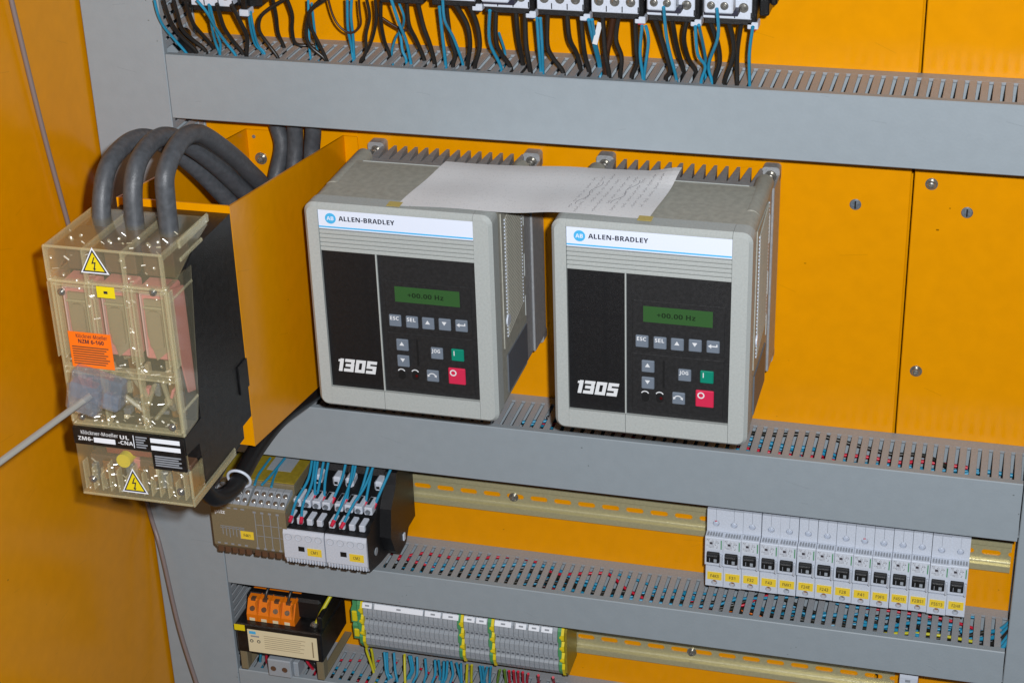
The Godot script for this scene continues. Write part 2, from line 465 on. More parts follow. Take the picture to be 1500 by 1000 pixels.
func lathe(st: SurfaceTool, at: Vector3, axis: Vector3, prof: Array, n := 14) -> void:
	# prof: [radius, height along axis] pairs
	axis = axis.normalized()
	var u := axis.cross(Vector3.UP if absf(axis.y) < 0.9 else Vector3.RIGHT).normalized()
	var v := axis.cross(u)
	for i in range(prof.size() - 1):
		var r0: float = prof[i][0]
		var h0: float = prof[i][1]
		var r1: float = prof[i + 1][0]
		var h1: float = prof[i + 1][1]
		var sl := Vector2(h1 - h0, r0 - r1).normalized()
		for k in n:
			var a0 := TAU * k / n
			var a1 := TAU * (k + 1) / n
			var d0 := u * cos(a0) + v * sin(a0)
			var d1 := u * cos(a1) + v * sin(a1)
			var n0 := (d0 * sl.x + axis * sl.y).normalized()
			var n1 := (d1 * sl.x + axis * sl.y).normalized()
			var A := at + d0 * r0 + axis * h0
			var B := at + d1 * r0 + axis * h0
			var C := at + d1 * r1 + axis * h1
			var D := at + d0 * r1 + axis * h1
			for t in [[A, n0, D, n0, C, n1], [A, n0, C, n1, B, n1]]:
				if (t[0] as Vector3).is_equal_approx(t[2]) or (t[2] as Vector3).is_equal_approx(t[4]) or (t[0] as Vector3).is_equal_approx(t[4]): continue
				var g: Vector3 = (t[4] - t[0]).cross(t[2] - t[0])
				if g.dot(t[1] + t[3] + t[5]) >= 0.0:
					vtx(st, t[0], t[1]); vtx(st, t[2], t[3]); vtx(st, t[4], t[5])
				else:
					vtx(st, t[0], t[1]); vtx(st, t[4], t[5]); vtx(st, t[2], t[3])

func cyl(st: SurfaceTool, a: Vector3, b: Vector3, r: float, n := 14, r1 := -1.0) -> void:
	var l := a.distance_to(b)
	if r1 < 0.0: r1 = r
	lathe(st, a, b - a, [[0.0, 0.0], [r, 0.0], [r, 0.0], [r1, l], [r1, l], [0.0, l]], n)

func screw(st: SurfaceTool, at: Vector3, r: float, h := 2.5, axis := Vector3.BACK) -> void:
	# a domed head on a flat washer
	lathe(st, at, axis, [[0.0, 0.0], [r, 0.0], [r, 0.8], [r * 0.68, 0.8], [r * 0.68, 0.8 + h * 0.55], [r * 0.52, 0.8 + h * 0.9], [r * 0.28, 0.8 + h], [r * 0.2, 0.8 + h * 0.5], [0.0, 0.8 + h * 0.5]], 16)

func spline(p: Array, steps: int) -> Array:
	var out := []
	for i in range(p.size() - 1):
		var a: Vector3 = p[maxi(i - 1, 0)]
		var b: Vector3 = p[i]
		var c: Vector3 = p[i + 1]
		var d: Vector3 = p[mini(i + 2, p.size() - 1)]
		for k in steps:
			var t := float(k) / steps
			out.append(0.5 * ((2.0 * b) + (c - a) * t + (2.0 * a - 5.0 * b + 4.0 * c - d) * t * t + (3.0 * b - a - 3.0 * c + d) * t * t * t))
	out.append(p[-1])
	return out

func tube(st: SurfaceTool, pts: Array, r: float, n := 8, steps := 6, color := Color.WHITE) -> void:
	var q := spline(pts, steps)
	var t0: Vector3 = (q[1] - q[0]).normalized()
	var u := t0.cross(Vector3.UP if absf(t0.y) < 0.9 else Vector3.RIGHT).normalized()
	var rings := []
	var dirs := []
	for i in q.size():
		var t: Vector3 = (q[mini(i + 1, q.size() - 1)] - q[maxi(i - 1, 0)]).normalized()
		u = (u - t * u.dot(t)).normalized()
		var v := t.cross(u)
		var ring := []
		var dr := []
		for k in n:
			var a := TAU * k / n
			var d := u * cos(a) + v * sin(a)
			dr.append(d)
			ring.append(q[i] + d * r)
		rings.append(ring)
		dirs.append(dr)
	st.set_color(color)
	for i in range(rings.size() - 1):
		for k in n:
			var j := (k + 1) % n
			var a: Vector3 = rings[i][k]
			var b: Vector3 = rings[i][j]
			var c: Vector3 = rings[i + 1][j]
			var d: Vector3 = rings[i + 1][k]
			var na: Vector3 = dirs[i][k]
			var nbv: Vector3 = dirs[i][j]
			var nc: Vector3 = dirs[i + 1][j]
			var nd: Vector3 = dirs[i + 1][k]
			if (c - a).cross(b - a).dot(na) >= 0.0:
				vtx(st, a, na); vtx(st, b, nbv); vtx(st, c, nc)
				vtx(st, a, na); vtx(st, c, nc); vtx(st, d, nd)
			else:
				vtx(st, a, na); vtx(st, c, nc); vtx(st, b, nbv)
				vtx(st, a, na); vtx(st, d, nd); vtx(st, c, nc)
	for e in [0, rings.size() - 1]:
		var out: Vector3 = (q[0] - q[1]) if e == 0 else (q[-1] - q[-2])
		for k in n:
			tri(st, q[e], rings[e][k], rings[e][(k + 1) % n], out)

# ------------------------------------------------------------------ objects
func numbered(called: String) -> String:
	if not taken.has(called):
		taken[called] = 0
		return called
	taken[called] += 1
	return "%s_%03d" % [called, taken[called]]

func obj(called: String, st: SurfaceTool, m: String, parent: Node = null) -> MeshInstance3D:
	var o := MeshInstance3D.new()
	o.mesh = st.commit()
	o.material_override = M[m]
	if parent:
		o.name = called
		parent.add_child(o, true)
	else:
		o.name = numbered(called)
		add_child(o, true)
		o.position = org * S
	return o

func tag(o: Node, label: String, category: String, group := "", kind := "") -> Node:
	if label: o.set_meta("label", label)
	if category: o.set_meta("category", category)
	if group: o.set_meta("group", group)
	if kind: o.set_meta("kind", kind)
	return o

func thing(called: String, base: Vector3, label: String, category: String, group := "", kind := "") -> Node3D:
	var o := Node3D.new()
	o.name = numbered(called)
	add_child(o, true)
	o.position = base * S
	org = base
	tag(o, label, category, group, kind)
	return o

func dup(root: Node3D, called: String, base: Vector3, label: String, group := "") -> Node3D:
	var r: Node3D = root.duplicate()
	r.name = numbered(called)
	add_child(r, true)
	r.position = base * S
	r.set_meta("label", label)
	if group: r.set_meta("group", group)
	return r

func part(called: String, parent: Node, m: String, x0: float, x1: float, y0: float, y1: float, z0: float, z1: float, c := 0.0) -> MeshInstance3D:
	var st := nb()
	box(st, x0, x1, y0, y1, z0, z1, c)
	return obj(called, st, m, parent)

func text(parent: Node, words: String, at: Vector3, cap: float, m: String, fat := false, width := 0.0, turn := Basis.IDENTITY, called := "lettering") -> MeshInstance3D:
	# at: middle of the line, in the same coordinates as the meshes; cap: height of a capital
	var t := TextMesh.new()
	t.font = bold if fat else sans
	t.font_size = 48
	t.text = words
	t.pixel_size = cap * S / (48.0 * 0.714)
	t.depth = 0.00025
	t.curve_step = 2.0
	t.horizontal_alignment = HORIZONTAL_ALIGNMENT_CENTER
	t.vertical_alignment = VERTICAL_ALIGNMENT_CENTER
	t.material = M[m]
	var o := MeshInstance3D.new()
	o.mesh = t
	o.name = called
	parent.add_child(o, true)
	var b := turn
	if width > 0.0:
		var w := t.get_aabb().size.x / S
		if w > 0.0: b = turn * Basis.from_scale(Vector3(width / w, 1, 1))
	o.transform = Transform3D(b, (at - org) * S)
	return o

# ------------------------------------------------------------------ cabinet
const DEPTH := 72.0
func setting() -> void:
	org = Vector3(40, -900, 0)
	var st := nb()
	box(st, -345, 420.4, -900, 260, -3, 0, 0.8)
	var a := obj("mounting_plate", st, "orange")
	tag(a, "wide orange mounting plate carrying both motor drives", "plate", "", "structure")
	for s in [[373.0, -136.3], [-112, -520]]:
		st = nb()
		lathe(st, Vector3(s[0], s[1], 0), Vector3.BACK, [[0, 0], [5.2, 0], [5.2, 0.7], [4.4, 1.3], [0.0, 1.5]], 18)
		var o := obj("screw", st, "zinc", a)
		part("slot", o, "hole", s[0] - 0.7, s[0] + 0.7, s[1] - 3.6, s[1] + 3.6, 1.2, 1.7)
	org = Vector3(600, -900, 0)
	st = nb()
	box(st, 423.2, 900, -900, 260, -3, 0, 0.8)
	a = obj("mounting_plate", st, "orange")
	tag(a, "bare orange mounting plate right of the vertical seam", "plate", "", "structure")
	for s in [[438.3, -111.5], [437.4, -298.2]]:
		st = nb()
		screw(st, Vector3(s[0], s[1], 0), 5.6, 4.0)
		obj("screw", st, "steel", a)
	st = nb()
	lathe(st, Vector3(470.8, -136.2, 0), Vector3.BACK, [[0, 0], [5.2, 0], [5.2, 0.7], [4.4, 1.3], [0.0, 1.5]], 18)
	var sc := obj("screw", st, "zinc", a)
	part("slot", sc, "hole", 470.1, 471.5, -139.8, -132.6, 1.2, 1.7)
	org = Vector3(300, -900, -40)
	st = nb()
	box(st, -345, 900, -900, 260, -44, -41)
	tag(obj("back_wall", st, "orange"), "orange back wall of the cabinet behind the plates", "wall", "", "structure")
	org = Vector3(-336, -900, 300)
	st = nb()
	box(st, -339, -335.2, -900, 260, -40, 620)
	tag(obj("side_wall", st, "orange"), "plain orange side wall of the cabinet with a hanging cord", "wall", "", "structure")

func cover_profile(lo: float, hi: float, lip: float) -> PackedVector2Array:
	# (depth, height) of a clip-on lid: front sheet with a lip along both edges
	return P2([DEPTH - lip, hi + 1.4, DEPTH - 0.8, hi + 1.4, DEPTH, hi + 0.6, DEPTH, lo - 0.6, DEPTH - 0.8, lo - 1.4, DEPTH - lip, lo - 1.4, DEPTH - lip, lo - 0.3, DEPTH - 1.8, lo - 0.3, DEPTH - 1.8, hi + 0.3, DEPTH - lip, hi + 0.3])

func duct(x0: float, x1: float, y0: float, y1: float, phase: float, label: String) -> void:
	var d := thing("wire_duct", Vector3((x0 + x1) / 2, y0, 0), label, "wire duct", "grey slotted wire ducts")
	part("base", d, "duct", x0, x1, y0, y1, 0.4, 2.4)
	part("bottom_wall", d, "duct", x0, x1, y0, y0 + 1.6, 2.4, 66)
	part("slot_root", d, "duct_finger", x0, x1, y1 - 2.4, y1, 2.4, 13)
	var st := nb()
	prism(st, cover_profile(y0, y1, 7.0), 0, x0 + 1.1, x1 - 1.1)
	obj("cover", st, "duct", d)
	var mesh: Mesh = null
	var k := ceilf((x0 - phase) / 10.0)
	while phase + k * 10.0 + 8.2 < x1:
		var s := phase + k * 10.0
		var o: MeshInstance3D
		if mesh == null:
			o = part("finger", d, "duct_finger", s + 1.8, s + 8.2, y1 - 1.8, y1, 13, 69.5, 0.35)
			mesh = o.mesh
			o.set_meta("x", s)
		else:
			o = MeshInstance3D.new()
			o.name = "finger"
			o.mesh = mesh
			o.material_override = M["duct_finger"]
			d.add_child(o, true)
			o.position.x = (s - float(d.get_child(4).get_meta("x"))) * S
		k += 1.0
	d.get_child(4).remove_meta("x")

func column(x0: float, x1: float, side: int, ranges: Array, label: String) -> void:
	var d := thing("wire_duct", Vector3((x0 + x1) / 2, -900, 0), label, "wire duct", "grey slotted wire ducts")
	part("base", d, "duct", x0, x1, -900, 250, 0.4, 2.4)
	var st := nb()
	var p := PackedVector2Array()
	for q in cover_profile(x0 + 1.4, x1 - 1.4, 7.0):
		p.append(Vector2(q.y, q.x))
	prism(st, p, 1, -900, 250)
	obj("cover", st, "duct", d)
	var xs := x1 - 3.4 if side > 0 else x0 + 1.6
	part("slot_root", d, "duct_finger", xs, xs + 1.8, -900, 250, 2.4, 13)
	var xo := x0 + 1.6 if side > 0 else x1 - 3.4
	part("far_wall", d, "duct", xo, xo + 1.8, -900, 250, 2.4, 66)
	for r in ranges:
		var y: float = r[0]
		while y + 6.4 <= r[1]:
			part("finger", d, "duct_finger", xs, xs + 1.8, y, y + 6.4, 13, 69.5, 0.35)
			y += 10.0

func ducts() -> void:
	duct(-254, 543, -69, -10.1, 291.8, "grey slotted wire duct under the row of contactors")
	duct(-254, 543, -425, -366.4, 291.8, "grey slotted wire duct below the two motor drives")
	duct(-254, 543, -588.8, -551.4, 250.0, "narrow grey wire duct between the slim breakers and terminal row")
	duct(-254, 543, -760, -704.0, 250.0, "grey slotted wire duct below the transformer and terminal row")
	column(-333, -254, 1, [[-6.0, 60.0], [-104.0, -70.0], [-540.0, -428.0], [-700.0, -592.0]], "grey upright wire duct along the orange side wall")
	column(543, 622, -1, [[-545.0, -428.0], [-700.0, -592.0]], "grey upright wire duct at the end of the slim breakers")
	fill(-250, 540, -10, 3, 41, "few loose wires lying inside the duct under the contactors", ["k", "b", "k"])
	fill(60, 540, -366, 9, 42, "coloured wires lying inside the duct below the motor drives", ["b", "b", "r", "k", "b", "r", "n"])
	fill(-100, 540, -551, 19, 43, "many coloured wires packed in the duct under the slim breakers", ["b", "k", "r", "b", "k", "b", "k", "k", "b", "r", "b", "k", "b", "y", "k", "b", "o", "k", "b"])
	fill(-200, 300, -704, 8, 44, "red and black wires lying inside the duct below the terminals", ["k", "r", "k", "b"])

func fill(x0: float, x1: float, top: float, count: int, sd: int, label: String, cols: Array) -> void:
	var rng := RandomNumberGenerator.new()
	rng.seed = sd
	var pal := {"o": Color(0.85, 0.42, 0.08).srgb_to_linear(), "w": Color(0.8, 0.82, 0.85).srgb_to_linear()}
	for k in ["k", "b", "r", "n", "y"]:
		pal[k] = (M["wire_" + k] as StandardMaterial3D).albedo_color.srgb_to_linear()
	if not M.has("mixed"):
		var m := mat("mixed", 1, 1, 1, 0.4)
		m.vertex_color_use_as_albedo = true
	org = Vector3((x0 + x1) / 2, top - 30, 30)
	var st := nb()
	for i in count:
		var pts := []
		var z := rng.randf_range(12, 62)
		var y := rng.randf_range(6, 30)
		var r := rng.randf_range(1.3, 2.2)
		var x := x0 + rng.randf_range(0, 40)
		var xe := x1 - rng.randf_range(0, 40)
		while x < xe:
			pts.append(Vector3(x, top - y, z))
			x += rng.randf_range(18, 42)
			z = clampf(z + rng.randf_range(-14, 14), 8, 64)
			y = clampf(y + rng.randf_range(-7, 7), 5, 32)
		if pts.size() > 2:
			tube(st, pts, r, 6, 4, pal[cols[i % cols.size()]])
	tag(obj("wire_bundle", st, "mixed"), label, "wires", "", "stuff")

func rail(x0: float, x1: float, y: float, phase: float, label: String, screws: Array) -> void:
	var d := thing("din_rail", Vector3((x0 + x1) / 2, y - 17.5, 0), label, "rail", "gold chromate mounting rails")
	for s in [-1.0, 1.0]:
		var st := nb()
		prism(st, P2([0.4, y + s * 2.9, 1.6, y + s * 2.9, 1.6, y + s * 11.4, 6.4, y + s * 12.0, 6.4, y + s * 17.0, 7.0, y + s * 17.5, 7.6, y + s * 17.0, 7.6, y + s * 11.2, 7.0, y + s * 10.8, 2.8, y + s * 10.4, 1.9, y + s * 9.6, 1.6, y + s * 9.0, 0.4, y + s * 9.6]), 0, x0, x1)
		obj("flange", st, "chromate", d)
	var x := phase - ceilf((phase - x0) / 25.0) * 25.0
	var st2 := nb()
	while x < x1:
		# the web left between two slots, with concave round ends
		var a := maxf(x + 18.0, x0)
		var b := minf(x + 25.0, x1)
		if b - a > 1.0:
			var p := PackedVector2Array()
			for i in 7:
				var t := -PI / 2 + PI * i / 6
				p.append(Vector2(a - 2.8 + 2.9 * cos(t) if a > x0 + 0.1 else a, y + 2.9 * sin(t)))
			for i in 7:
				var t := PI / 2 - PI * i / 6
				p.append(Vector2(b + 2.8 - 2.9 * cos(t) if b < x1 - 0.1 else b, y + 2.9 * sin(t)))
			prism(st2, p, 2, 0.4, 1.6)
		x += 25.0
	obj("slotted_web", st2, "chromate", d)
	for s in screws:
		var st := nb()
		screw(st, Vector3(s, y - 0.8, 1.6), 5.0, 4.0)
		obj("screw", st, "steel", d)

func rails() -> void:
	rail(-240, 540, -486, -62.7, "gold slotted rail holding the slim white breakers", [44.6])
	rail(-124, 440, -650, 110.0, "gold slotted rail holding the row of terminals", [232.0])

# ------------------------------------------------------------------ bracket and main breaker
func bracket_and_breaker() -> void:
	var b := thing("orange_bracket", Vector3(-162, -335, 0), "deep orange sheet metal bracket holding the clear fronted breaker", "bracket")
	var st := nb()
	prism(st, P2([0.5, -104, 270, -66, 270, -293, 0.5, -332]), 0, -113.5, -111.5)
	obj("side_plate", st, "orange", b)
	st = nb()
	prism(st, P2([0.5, -104, 270, -66, 270, -293, 0.5, -332]), 0, -213.5, -211.5)
	obj("side_plate", st, "orange", b)
	part("front_plate", b, "orange", -211.5, -113.5, -293, -66, 267.5, 270, 0.3)
	part("flange", b, "orange", -211.5, -181, -332, -104, 0.5, 2.5, 0.3)
	part("flange", b, "orange", -111.5, -98, -332, -104, 0.5, 2.5, 0.3)
	for y in [-133.0, -300.0]:
		st = nb()
		screw(st, Vector3(-198.8, y, 2.5), 6.2, 4.5)
		obj("screw", st, "steel", b)
	st = nb()
	lathe(st, Vector3(-204.4, -110.9, 2.5), Vector3.BACK, [[0, 0], [1.8, 0], [1.8, 0.5], [0, 0.8]], 10)
	obj("rivet", st, "zinc", b)

	var c := thing("main_breaker", Vector3(-162, -276, 271), "large clear fronted three pole breaker with warning triangles", "breaker")
	var L := -210.0
	var R := -111.5
	st = nb()
	prism(st, P2([271, -72, 345, -72, 366, -84, 366, -212, 398, -213, 398, -229, 374, -231, 370, -274, 290, -274, 290, -262, 271, -262]), 0, L, R)
	var body := obj("body", st, "gloss_black", c)
	# a shallow raised band on the flank, as moulded
	part("side_rib", body, "gloss_black", R, R + 1.6, -232, -205, 271, 290, 0.5)
	# poles: pink arc chambers with a tan window, seen through the shroud
	var w := (R - L) / 3.0
	for i in 3:
		var x0 := L + w * i + 3.0
		var x1 := L + w * (i + 1) - 3.0
		var ch := part("arc_chamber", c, "pink", x0, x1, -150, -88, 366, 388, 1.5)
		st = nb()
		prism(st, P2([x0 + 5.5, -96, x1 - 5.5, -96, x1 - 5.5, -140, x0 + 11, -149, x0 + 5.5, -128]), 2, 388, 390.5)
		obj("window", st, "tan", ch)
		st = nb()
		prism(st, round_rect(x0 + 8, x1 - 7.5, -138, -105, 4), 2, 390.5, 393)
		obj("inner_panel", st, "tan", ch)
		for q in [[x0 + 2.4, x0 + 3.6, -146.0, -92.0], [x1 - 3.6, x1 - 2.4, -146.0, -92.0], [x0 + 2.4, x1 - 2.4, -92.0, -90.8]]:
			part("frame_bar", ch, "pale_pink", q[0], q[1], q[2], q[3], 388, 391.5, 0.5)
		part("hinge", ch, "clear_edge", x0 + 5, x1 - 5, -103, -101, 390.5, 394, 0.6)
		part("bar", ch, "copper", x0 + 8, x1 - 8, -210, -156, 366, 374, 1.0)
		st = nb()
		cyl(st, Vector3((x0 + x1) / 2, -196, 374), Vector3((x0 + x1) / 2, -196, 379), 4.5)
		obj("screw", st, "steel", ch)
		part("terminal", c, "brown", x0, x1, -84, -58, 345, 374, 1.0)
		part("lower_terminal", c, "brown", x0 + 1, x1 - 1, -270, -246, 372, 386, 1.0)
	# the switching mechanism crowded behind the shroud, and clamps behind the lower cover
	var mr := RandomNumberGenerator.new()
	mr.seed = 12
	for i in 64:
		var mx := mr.randf_range(L + 4, R - 9)
		var low_row := i >= 44
		var my := mr.randf_range(-270, -250) if low_row else mr.randf_range(-208, -155)
		var mz := mr.randf_range(374, 386) if low_row else mr.randf_range(368, 388)
		st = nb()
		box(st, 0, mr.randf_range(2, 7), 0, mr.randf_range(2, 12), 0, mr.randf_range(3, 7), 0.6, Transform3D(Basis(Vector3.BACK, mr.randf_range(-0.5, 0.5) * float(i % 3 == 0)), Vector3(mx, my, mz)))
		obj("mechanism_piece", st, ["tan", "pale_pink", "brown", "zinc", "tan", "clear_edge", "copper", "cream", "pink", "dim"][i % 10], c)
	st = nb()
	prism(st, P2([352, -97, 390, -86, 391, -118, 378, -182, 366, -186]), 0, R - 2.6, R - 1.2)
	obj("side_panel", st, "pink", c)
	# clear shroud over the poles
	var sh := part("shroud", c, "clear", L + 1, R - 1, -212, -80, 397.2, 398.6)
	st = nb()
	prism(st, P2([352, -82, 397, -80, 397, -212, 372, -210, 366, -190]), 0, R - 0.9, R + 0.5)
	obj("side_pane", st, "clear", sh)
	st = nb()
	prism(st, P2([352, -82, 397, -80, 397, -212, 372, -210, 366, -190]), 0, L - 0.5, L + 0.9)
	obj("side_pane", st, "clear", sh)
	part("bottom_pane", sh, "clear", L + 1, R - 1, -212.8, -211.6, 372, 397)
	for i in 4:
		var x := L + w * i
		x = clampf(x, L + 1.2, R - 1.2)
		part("rib", sh, "clear_edge", x - 1.3, x + 1.3, -209, -82, 390, 399.6, 1.2)
		part("rib", sh, "clear_edge", x + 2.6, x + 4.0, -150, -84, 392, 399.4, 0.6)
		part("rib", sh, "clear_edge", x - 4.0, x - 2.6, -150, -84, 392, 399.4, 0.6)
	for y in [-86.0, -158.0, -163.0, -209.5]:
		part("cross_rib", sh, "clear_edge", L + 2, R - 2, y - 0.8, y + 0.8, 392, 399.6, 0.7)
	part("edge_bar", sh, "clear_edge", R - 1.0, R + 1.2, -212, -80, 396, 400, 1.0)
	part("edge_bar", sh, "clear_edge", R - 1.0, R + 1.0, -96, -93, 353, 396, 0.9)
	part("edge_bar", sh, "clear_edge", R - 1.0, R + 1.0, -192, -189, 366, 396, 0.9)
	var rng := RandomNumberGenerator.new()
	rng.seed = 77
	for i in 40:
		# pips added for sparkle, tilted toward the flash, along the snap-on rows
		var row: float = [-206.0, -200.0, -166.0, -184.0, -90.0, -152.0][i % 6]
		var x := rng.randf_range(L + 6, R - 5)
		var y := row + rng.randf_range(-2.5, 2.5)
		var r := rng.randf_range(0.7, 1.4)
		st = nb()
		glint_pip(st, Vector3(x, y, rng.randf_range(395, 398.6)), r, rng)
		obj("glint_pip", st, "clear_glint", sh)
	for i in 90:
		# short facets added to glint, along the snap-on rows and gaps between poles
		st = nb()
		var sx := rng.randf_range(L + 4, R - 4)
		var sy: float = [-206.0, -201.0, -164.0, -184.0, -156.0][i % 5] + rng.randf_range(-4, 4)
		if i % 3 == 0:
			sx = L + w * (1 + (i / 3) % 2) + rng.randf_range(-3.5, 3.5)
			sy = rng.randf_range(-168, -92)
		glint_sliver(st, Vector3(sx, sy, rng.randf_range(393, 398)), rng)
		obj("glint_facet", st, "clear_glint", sh)
	for q in [[-150, -176, 0.5], [-141, -182, -0.4], [-128, -178, 0.2], [-133, -196, -0.7], [-119, -186, 0.1], [-157, -192, 0.9]]:
		st = nb()
		box(st, -1.6, 1.6, -11, 11, -2.5, 2.5, 1.2, Transform3D(Basis(Vector3.BACK, q[2]), Vector3(q[0], q[1], 388)))
		obj("lever_piece", st, "clear_edge", sh)
	for q in [[-201, -92], [-122, -84.5], [-120.5, -203.5], [-200, -203]]:
		st = nb()
		screw(st, Vector3(q[0], q[1], 398.6), 3.2, 1.5)
		obj("screw", st, "steel", sh)
	# upper terminal cover
	var up := thing_part(c, "terminal_cover")
	st = nb()
	prism(st, P2([318, -55, 400, -53, 400, -82, 398.8, -82, 398.8, -54.3, 318, -56.4]), 0, L - 1, R + 1)
	obj("cover_shell", st, "clear", up)
	for s in [L - 1.6, R + 0.4]:
		st = nb()
		prism(st, P2([318, -55.5, 399.5, -53.5, 399.5, -82, 382, -82, 352, -70, 318, -62]), 0, s, s + 1.2)
		obj("cover_side", st, "clear", up)
	for i in 4:
		var x := clampf(L + w * i, L + 0.5, R - 0.5)
		st = nb()
		prism(st, P2([318, -54.6, 401, -52.6, 401, -82, 397, -82, 397, -58, 318, -60]), 0, x - 1.0, x + 1.0)
		obj("divider", st, "clear_edge", up)
	part("edge_bar", up, "clear_edge", L - 1, R + 1, -54.2, -51.8, 398.6, 401.0, 0.9)
	part("edge_bar", up, "clear_edge", L - 1, R + 1, -83.2, -81.0, 398.4, 401.2, 0.9)
	part("edge_bar", up, "clear_edge", R + 0.2, R + 3.0, -60, -52, 316, 372, 1.2)
	part("edge_bar", up, "clear_edge", R + 0.2, R + 2.6, -71, -67, 330, 372, 1.2)
	for i in 3:
		for k in 3:
			st = nb()
			glint_pip(st, Vector3(L + w * (i + 0.5) + [-3.0, 3.5, 0.0][k], -53.0, [381.0, 376.0, 384.0][k]), 1.4, rng)
			obj("glint_pip", st, "clear_glint", up)
	for q in [[-205, -62], [-196, -76], [-146, -60], [-140, -74], [-118, -64], [-126, -78], [-185, -80]]:
		st = nb()
		glint_pip(st, Vector3(q[0], q[1], 399.8), 1.3, rng)
		obj("glint_pip", st, "clear_glint", up)
	for i in 26:  # more added facets turned to the flash, for sparkle on this cover
		st = nb()
		var top := i % 2 == 0
		glint_sliver(st, Vector3(rng.randf_range(L + 3, R - 3), -53.4 if top else rng.randf_range(-80, -57), rng.randf_range(350, 396) if top else 398.0), rng)
		obj("glint_facet", st, "clear_glint", up)
	# name plate
	var np := thing_part(c, "name_plate")
	st = nb()
	prism(st, P2([L + 0.5, -213, R - 0.5, -213, R - 0.5, -243.5, -141, -243.5, -141, -228, L + 0.5, -228]), 2, 398, 400)
	obj("plate", st, "gloss_black", np)
	text(np, "Klöckner-Moeller", Vector3(-186, -216.8, 400.0), 2.6, "lettering_white", false, 33)
	text(np, "ZM6-", Vector3(-199, -222.6, 400.0), 3.2, "lettering_white", true, 13)
	text(np, "-CNA", Vector3(-163.5, -222.6, 400.0), 3.2, "lettering_white", true, 13)
	text(np, "UL", Vector3(-164, -217.6, 400.0), 3.0, "lettering_white", true, 8)
	part("write_on_field", np, "white_print", -191.5, -172.5, -225, -220.6, 400.0, 400.3)
	part("write_on_field", np, "white_print", -141, -115.5, -219.2, -215.2, 400.0, 400.3)
	part("write_on_field", np, "white_print", -141, -115.5, -226, -222.0, 400.0, 400.3)
	part("rule", np, "white_print", -156.2, -155.6, -226, -214.5, 400.0, 400.3)
	for k in 5:
		part("print_line", np, "pale_ink", -154, -144.0 - (k % 3) * 1.6, -216.3 - k * 2.3, -215.1 - k * 2.3, 400.0, 400.2)
	for k in 5:
		part("print_line", np, "pale_ink", -139, -116.0 - (k % 2) * 2.4, -232.2 - k * 2.1, -231.0 - k * 2.1, 400.0, 400.2)
	# lower terminal cover
	var low := thing_part(c, "lower_cover")
	part("pane", low, "clear", L, R, -275, -228.6, 396.4, 397.6)
	part("floor_pane", low, "clear", L, R, -276.2, -275, 312, 397.6)
	part("edge_bar", low, "clear_edge", L, R, -277.4, -275, 396.6, 399.0, 1.0)
	part("edge_bar", low, "clear_edge", R - 0.4, R + 2.0, -278, -270, 312, 398.6, 1.4)
	part("side_pane", low, "clear", R - 0.2, R + 1.0, -270, -245, 374, 397)
	part("edge_bar", low, "clear_edge", R - 0.4, R + 1.6, -270, -243.6, 395.6, 399, 1.0)
	for i in 13:
		var x := L + 4 + i * 7.4
		part("rib", low, "clear_edge", x - 0.6, x + 0.6, -272, -246 - (i % 3) * 5.0, 390, 398.4, 0.5)
	for i in 16:
		st = nb()
		var r := rng.randf_range(0.7, 1.3)
		glint_pip(st, Vector3(rng.randf_range(L + 4, R - 4), rng.randf_range(-272, -250), 397.6), r, rng)
		obj("glint_pip", st, "clear_glint", low)
	for i in 40:  # added facets again, glinting behind the lower pane
		st = nb()
		glint_sliver(st, Vector3(rng.randf_range(L + 4, R - 4), rng.randf_range(-273, -247), rng.randf_range(390, 397)), rng)
		obj("glint_facet", st, "clear_glint", low)
	for i in 9:
		part("terminal_piece", low, "copper" if i % 3 else "zinc", L + 7 + i * 10.3, L + 12 + i * 10.3 + (i % 2) * 2.0, -268 + (i % 3) * 3.0, -252 + (i % 2) * 4.0, 384, 391, 0.8)
	part("red_slider", c, "slider_red", -190, -148, -243, -234, 372, 388, 2.0)
	st = nb()
	cyl(st, Vector3(-171, -243.5, 376), Vector3(-171, -243.5, 394.5), 6.2, 20)
	obj("trip_button", st, "yellow_sign", c)
	for q in [[-199, -262], [-121, -264]]:
		st = nb()
		screw(st, Vector3(q[0], q[1], 397.6), 3.4, 1.5)
		obj("screw", st, "steel", c)
	# stickers
	warning(c, Vector3(-167.8, -72.2, 401.2), 24.0, 22.0)
	warning(c, Vector3(-161.2, -269.4, 399.2), 23.0, 23.0)
	var tagp := part("orange_label", c, "orange_tag", -200, -163.5, -156.2, -125.2, 399.8, 400.3)
	text(tagp, "Klöckner-Moeller", Vector3(-180, -128.5, 400.3), 2.6, "ink", false, 27)
	text(tagp, "NZM 6-160", Vector3(-181, -133.2, 400.3), 3.2, "ink", true, 22)
	for k in 8:
		part("print_line", tagp, "brown", -198, -166.5 - (k * 7 % 5), -138.6 - k * 2.1, -137.7 - k * 2.1, 400.3, 400.5)
	var yt := part("yellow_label", c, "yellow_sign", -169.5, -154.3, -93, -83.6, 399.8, 400.3)
	part("print_mark", yt, "ink", -163.5, -160.3, -89.4, -87.2, 400.3, 400.5)
	# coupling block and door shaft
	var cp := thing_part(c, "shaft_coupling")
	var tilt := Transform3D(Basis(Vector3.BACK, -0.22), Vector3(-176, -171, 0))
	st = nb()
	box(st, -23, 21, -12, 14, 399.5, 413, 2.0, tilt)
	obj("coupling_plate", st, "clear_blue", cp)
	st = nb()
	box(st, -19, 8, -15, 12, 413, 428, 3.0, tilt)
	obj("coupling_block", st, "clear_blue", cp)
	st = nb()
	box(st, 8, 22, -9, 6, 413, 420, 2.0, tilt)
	obj("coupling_lug", st, "clear_blue", cp)
	st = nb()
	var sa := Vector3(-177.5, -170.5, 420)
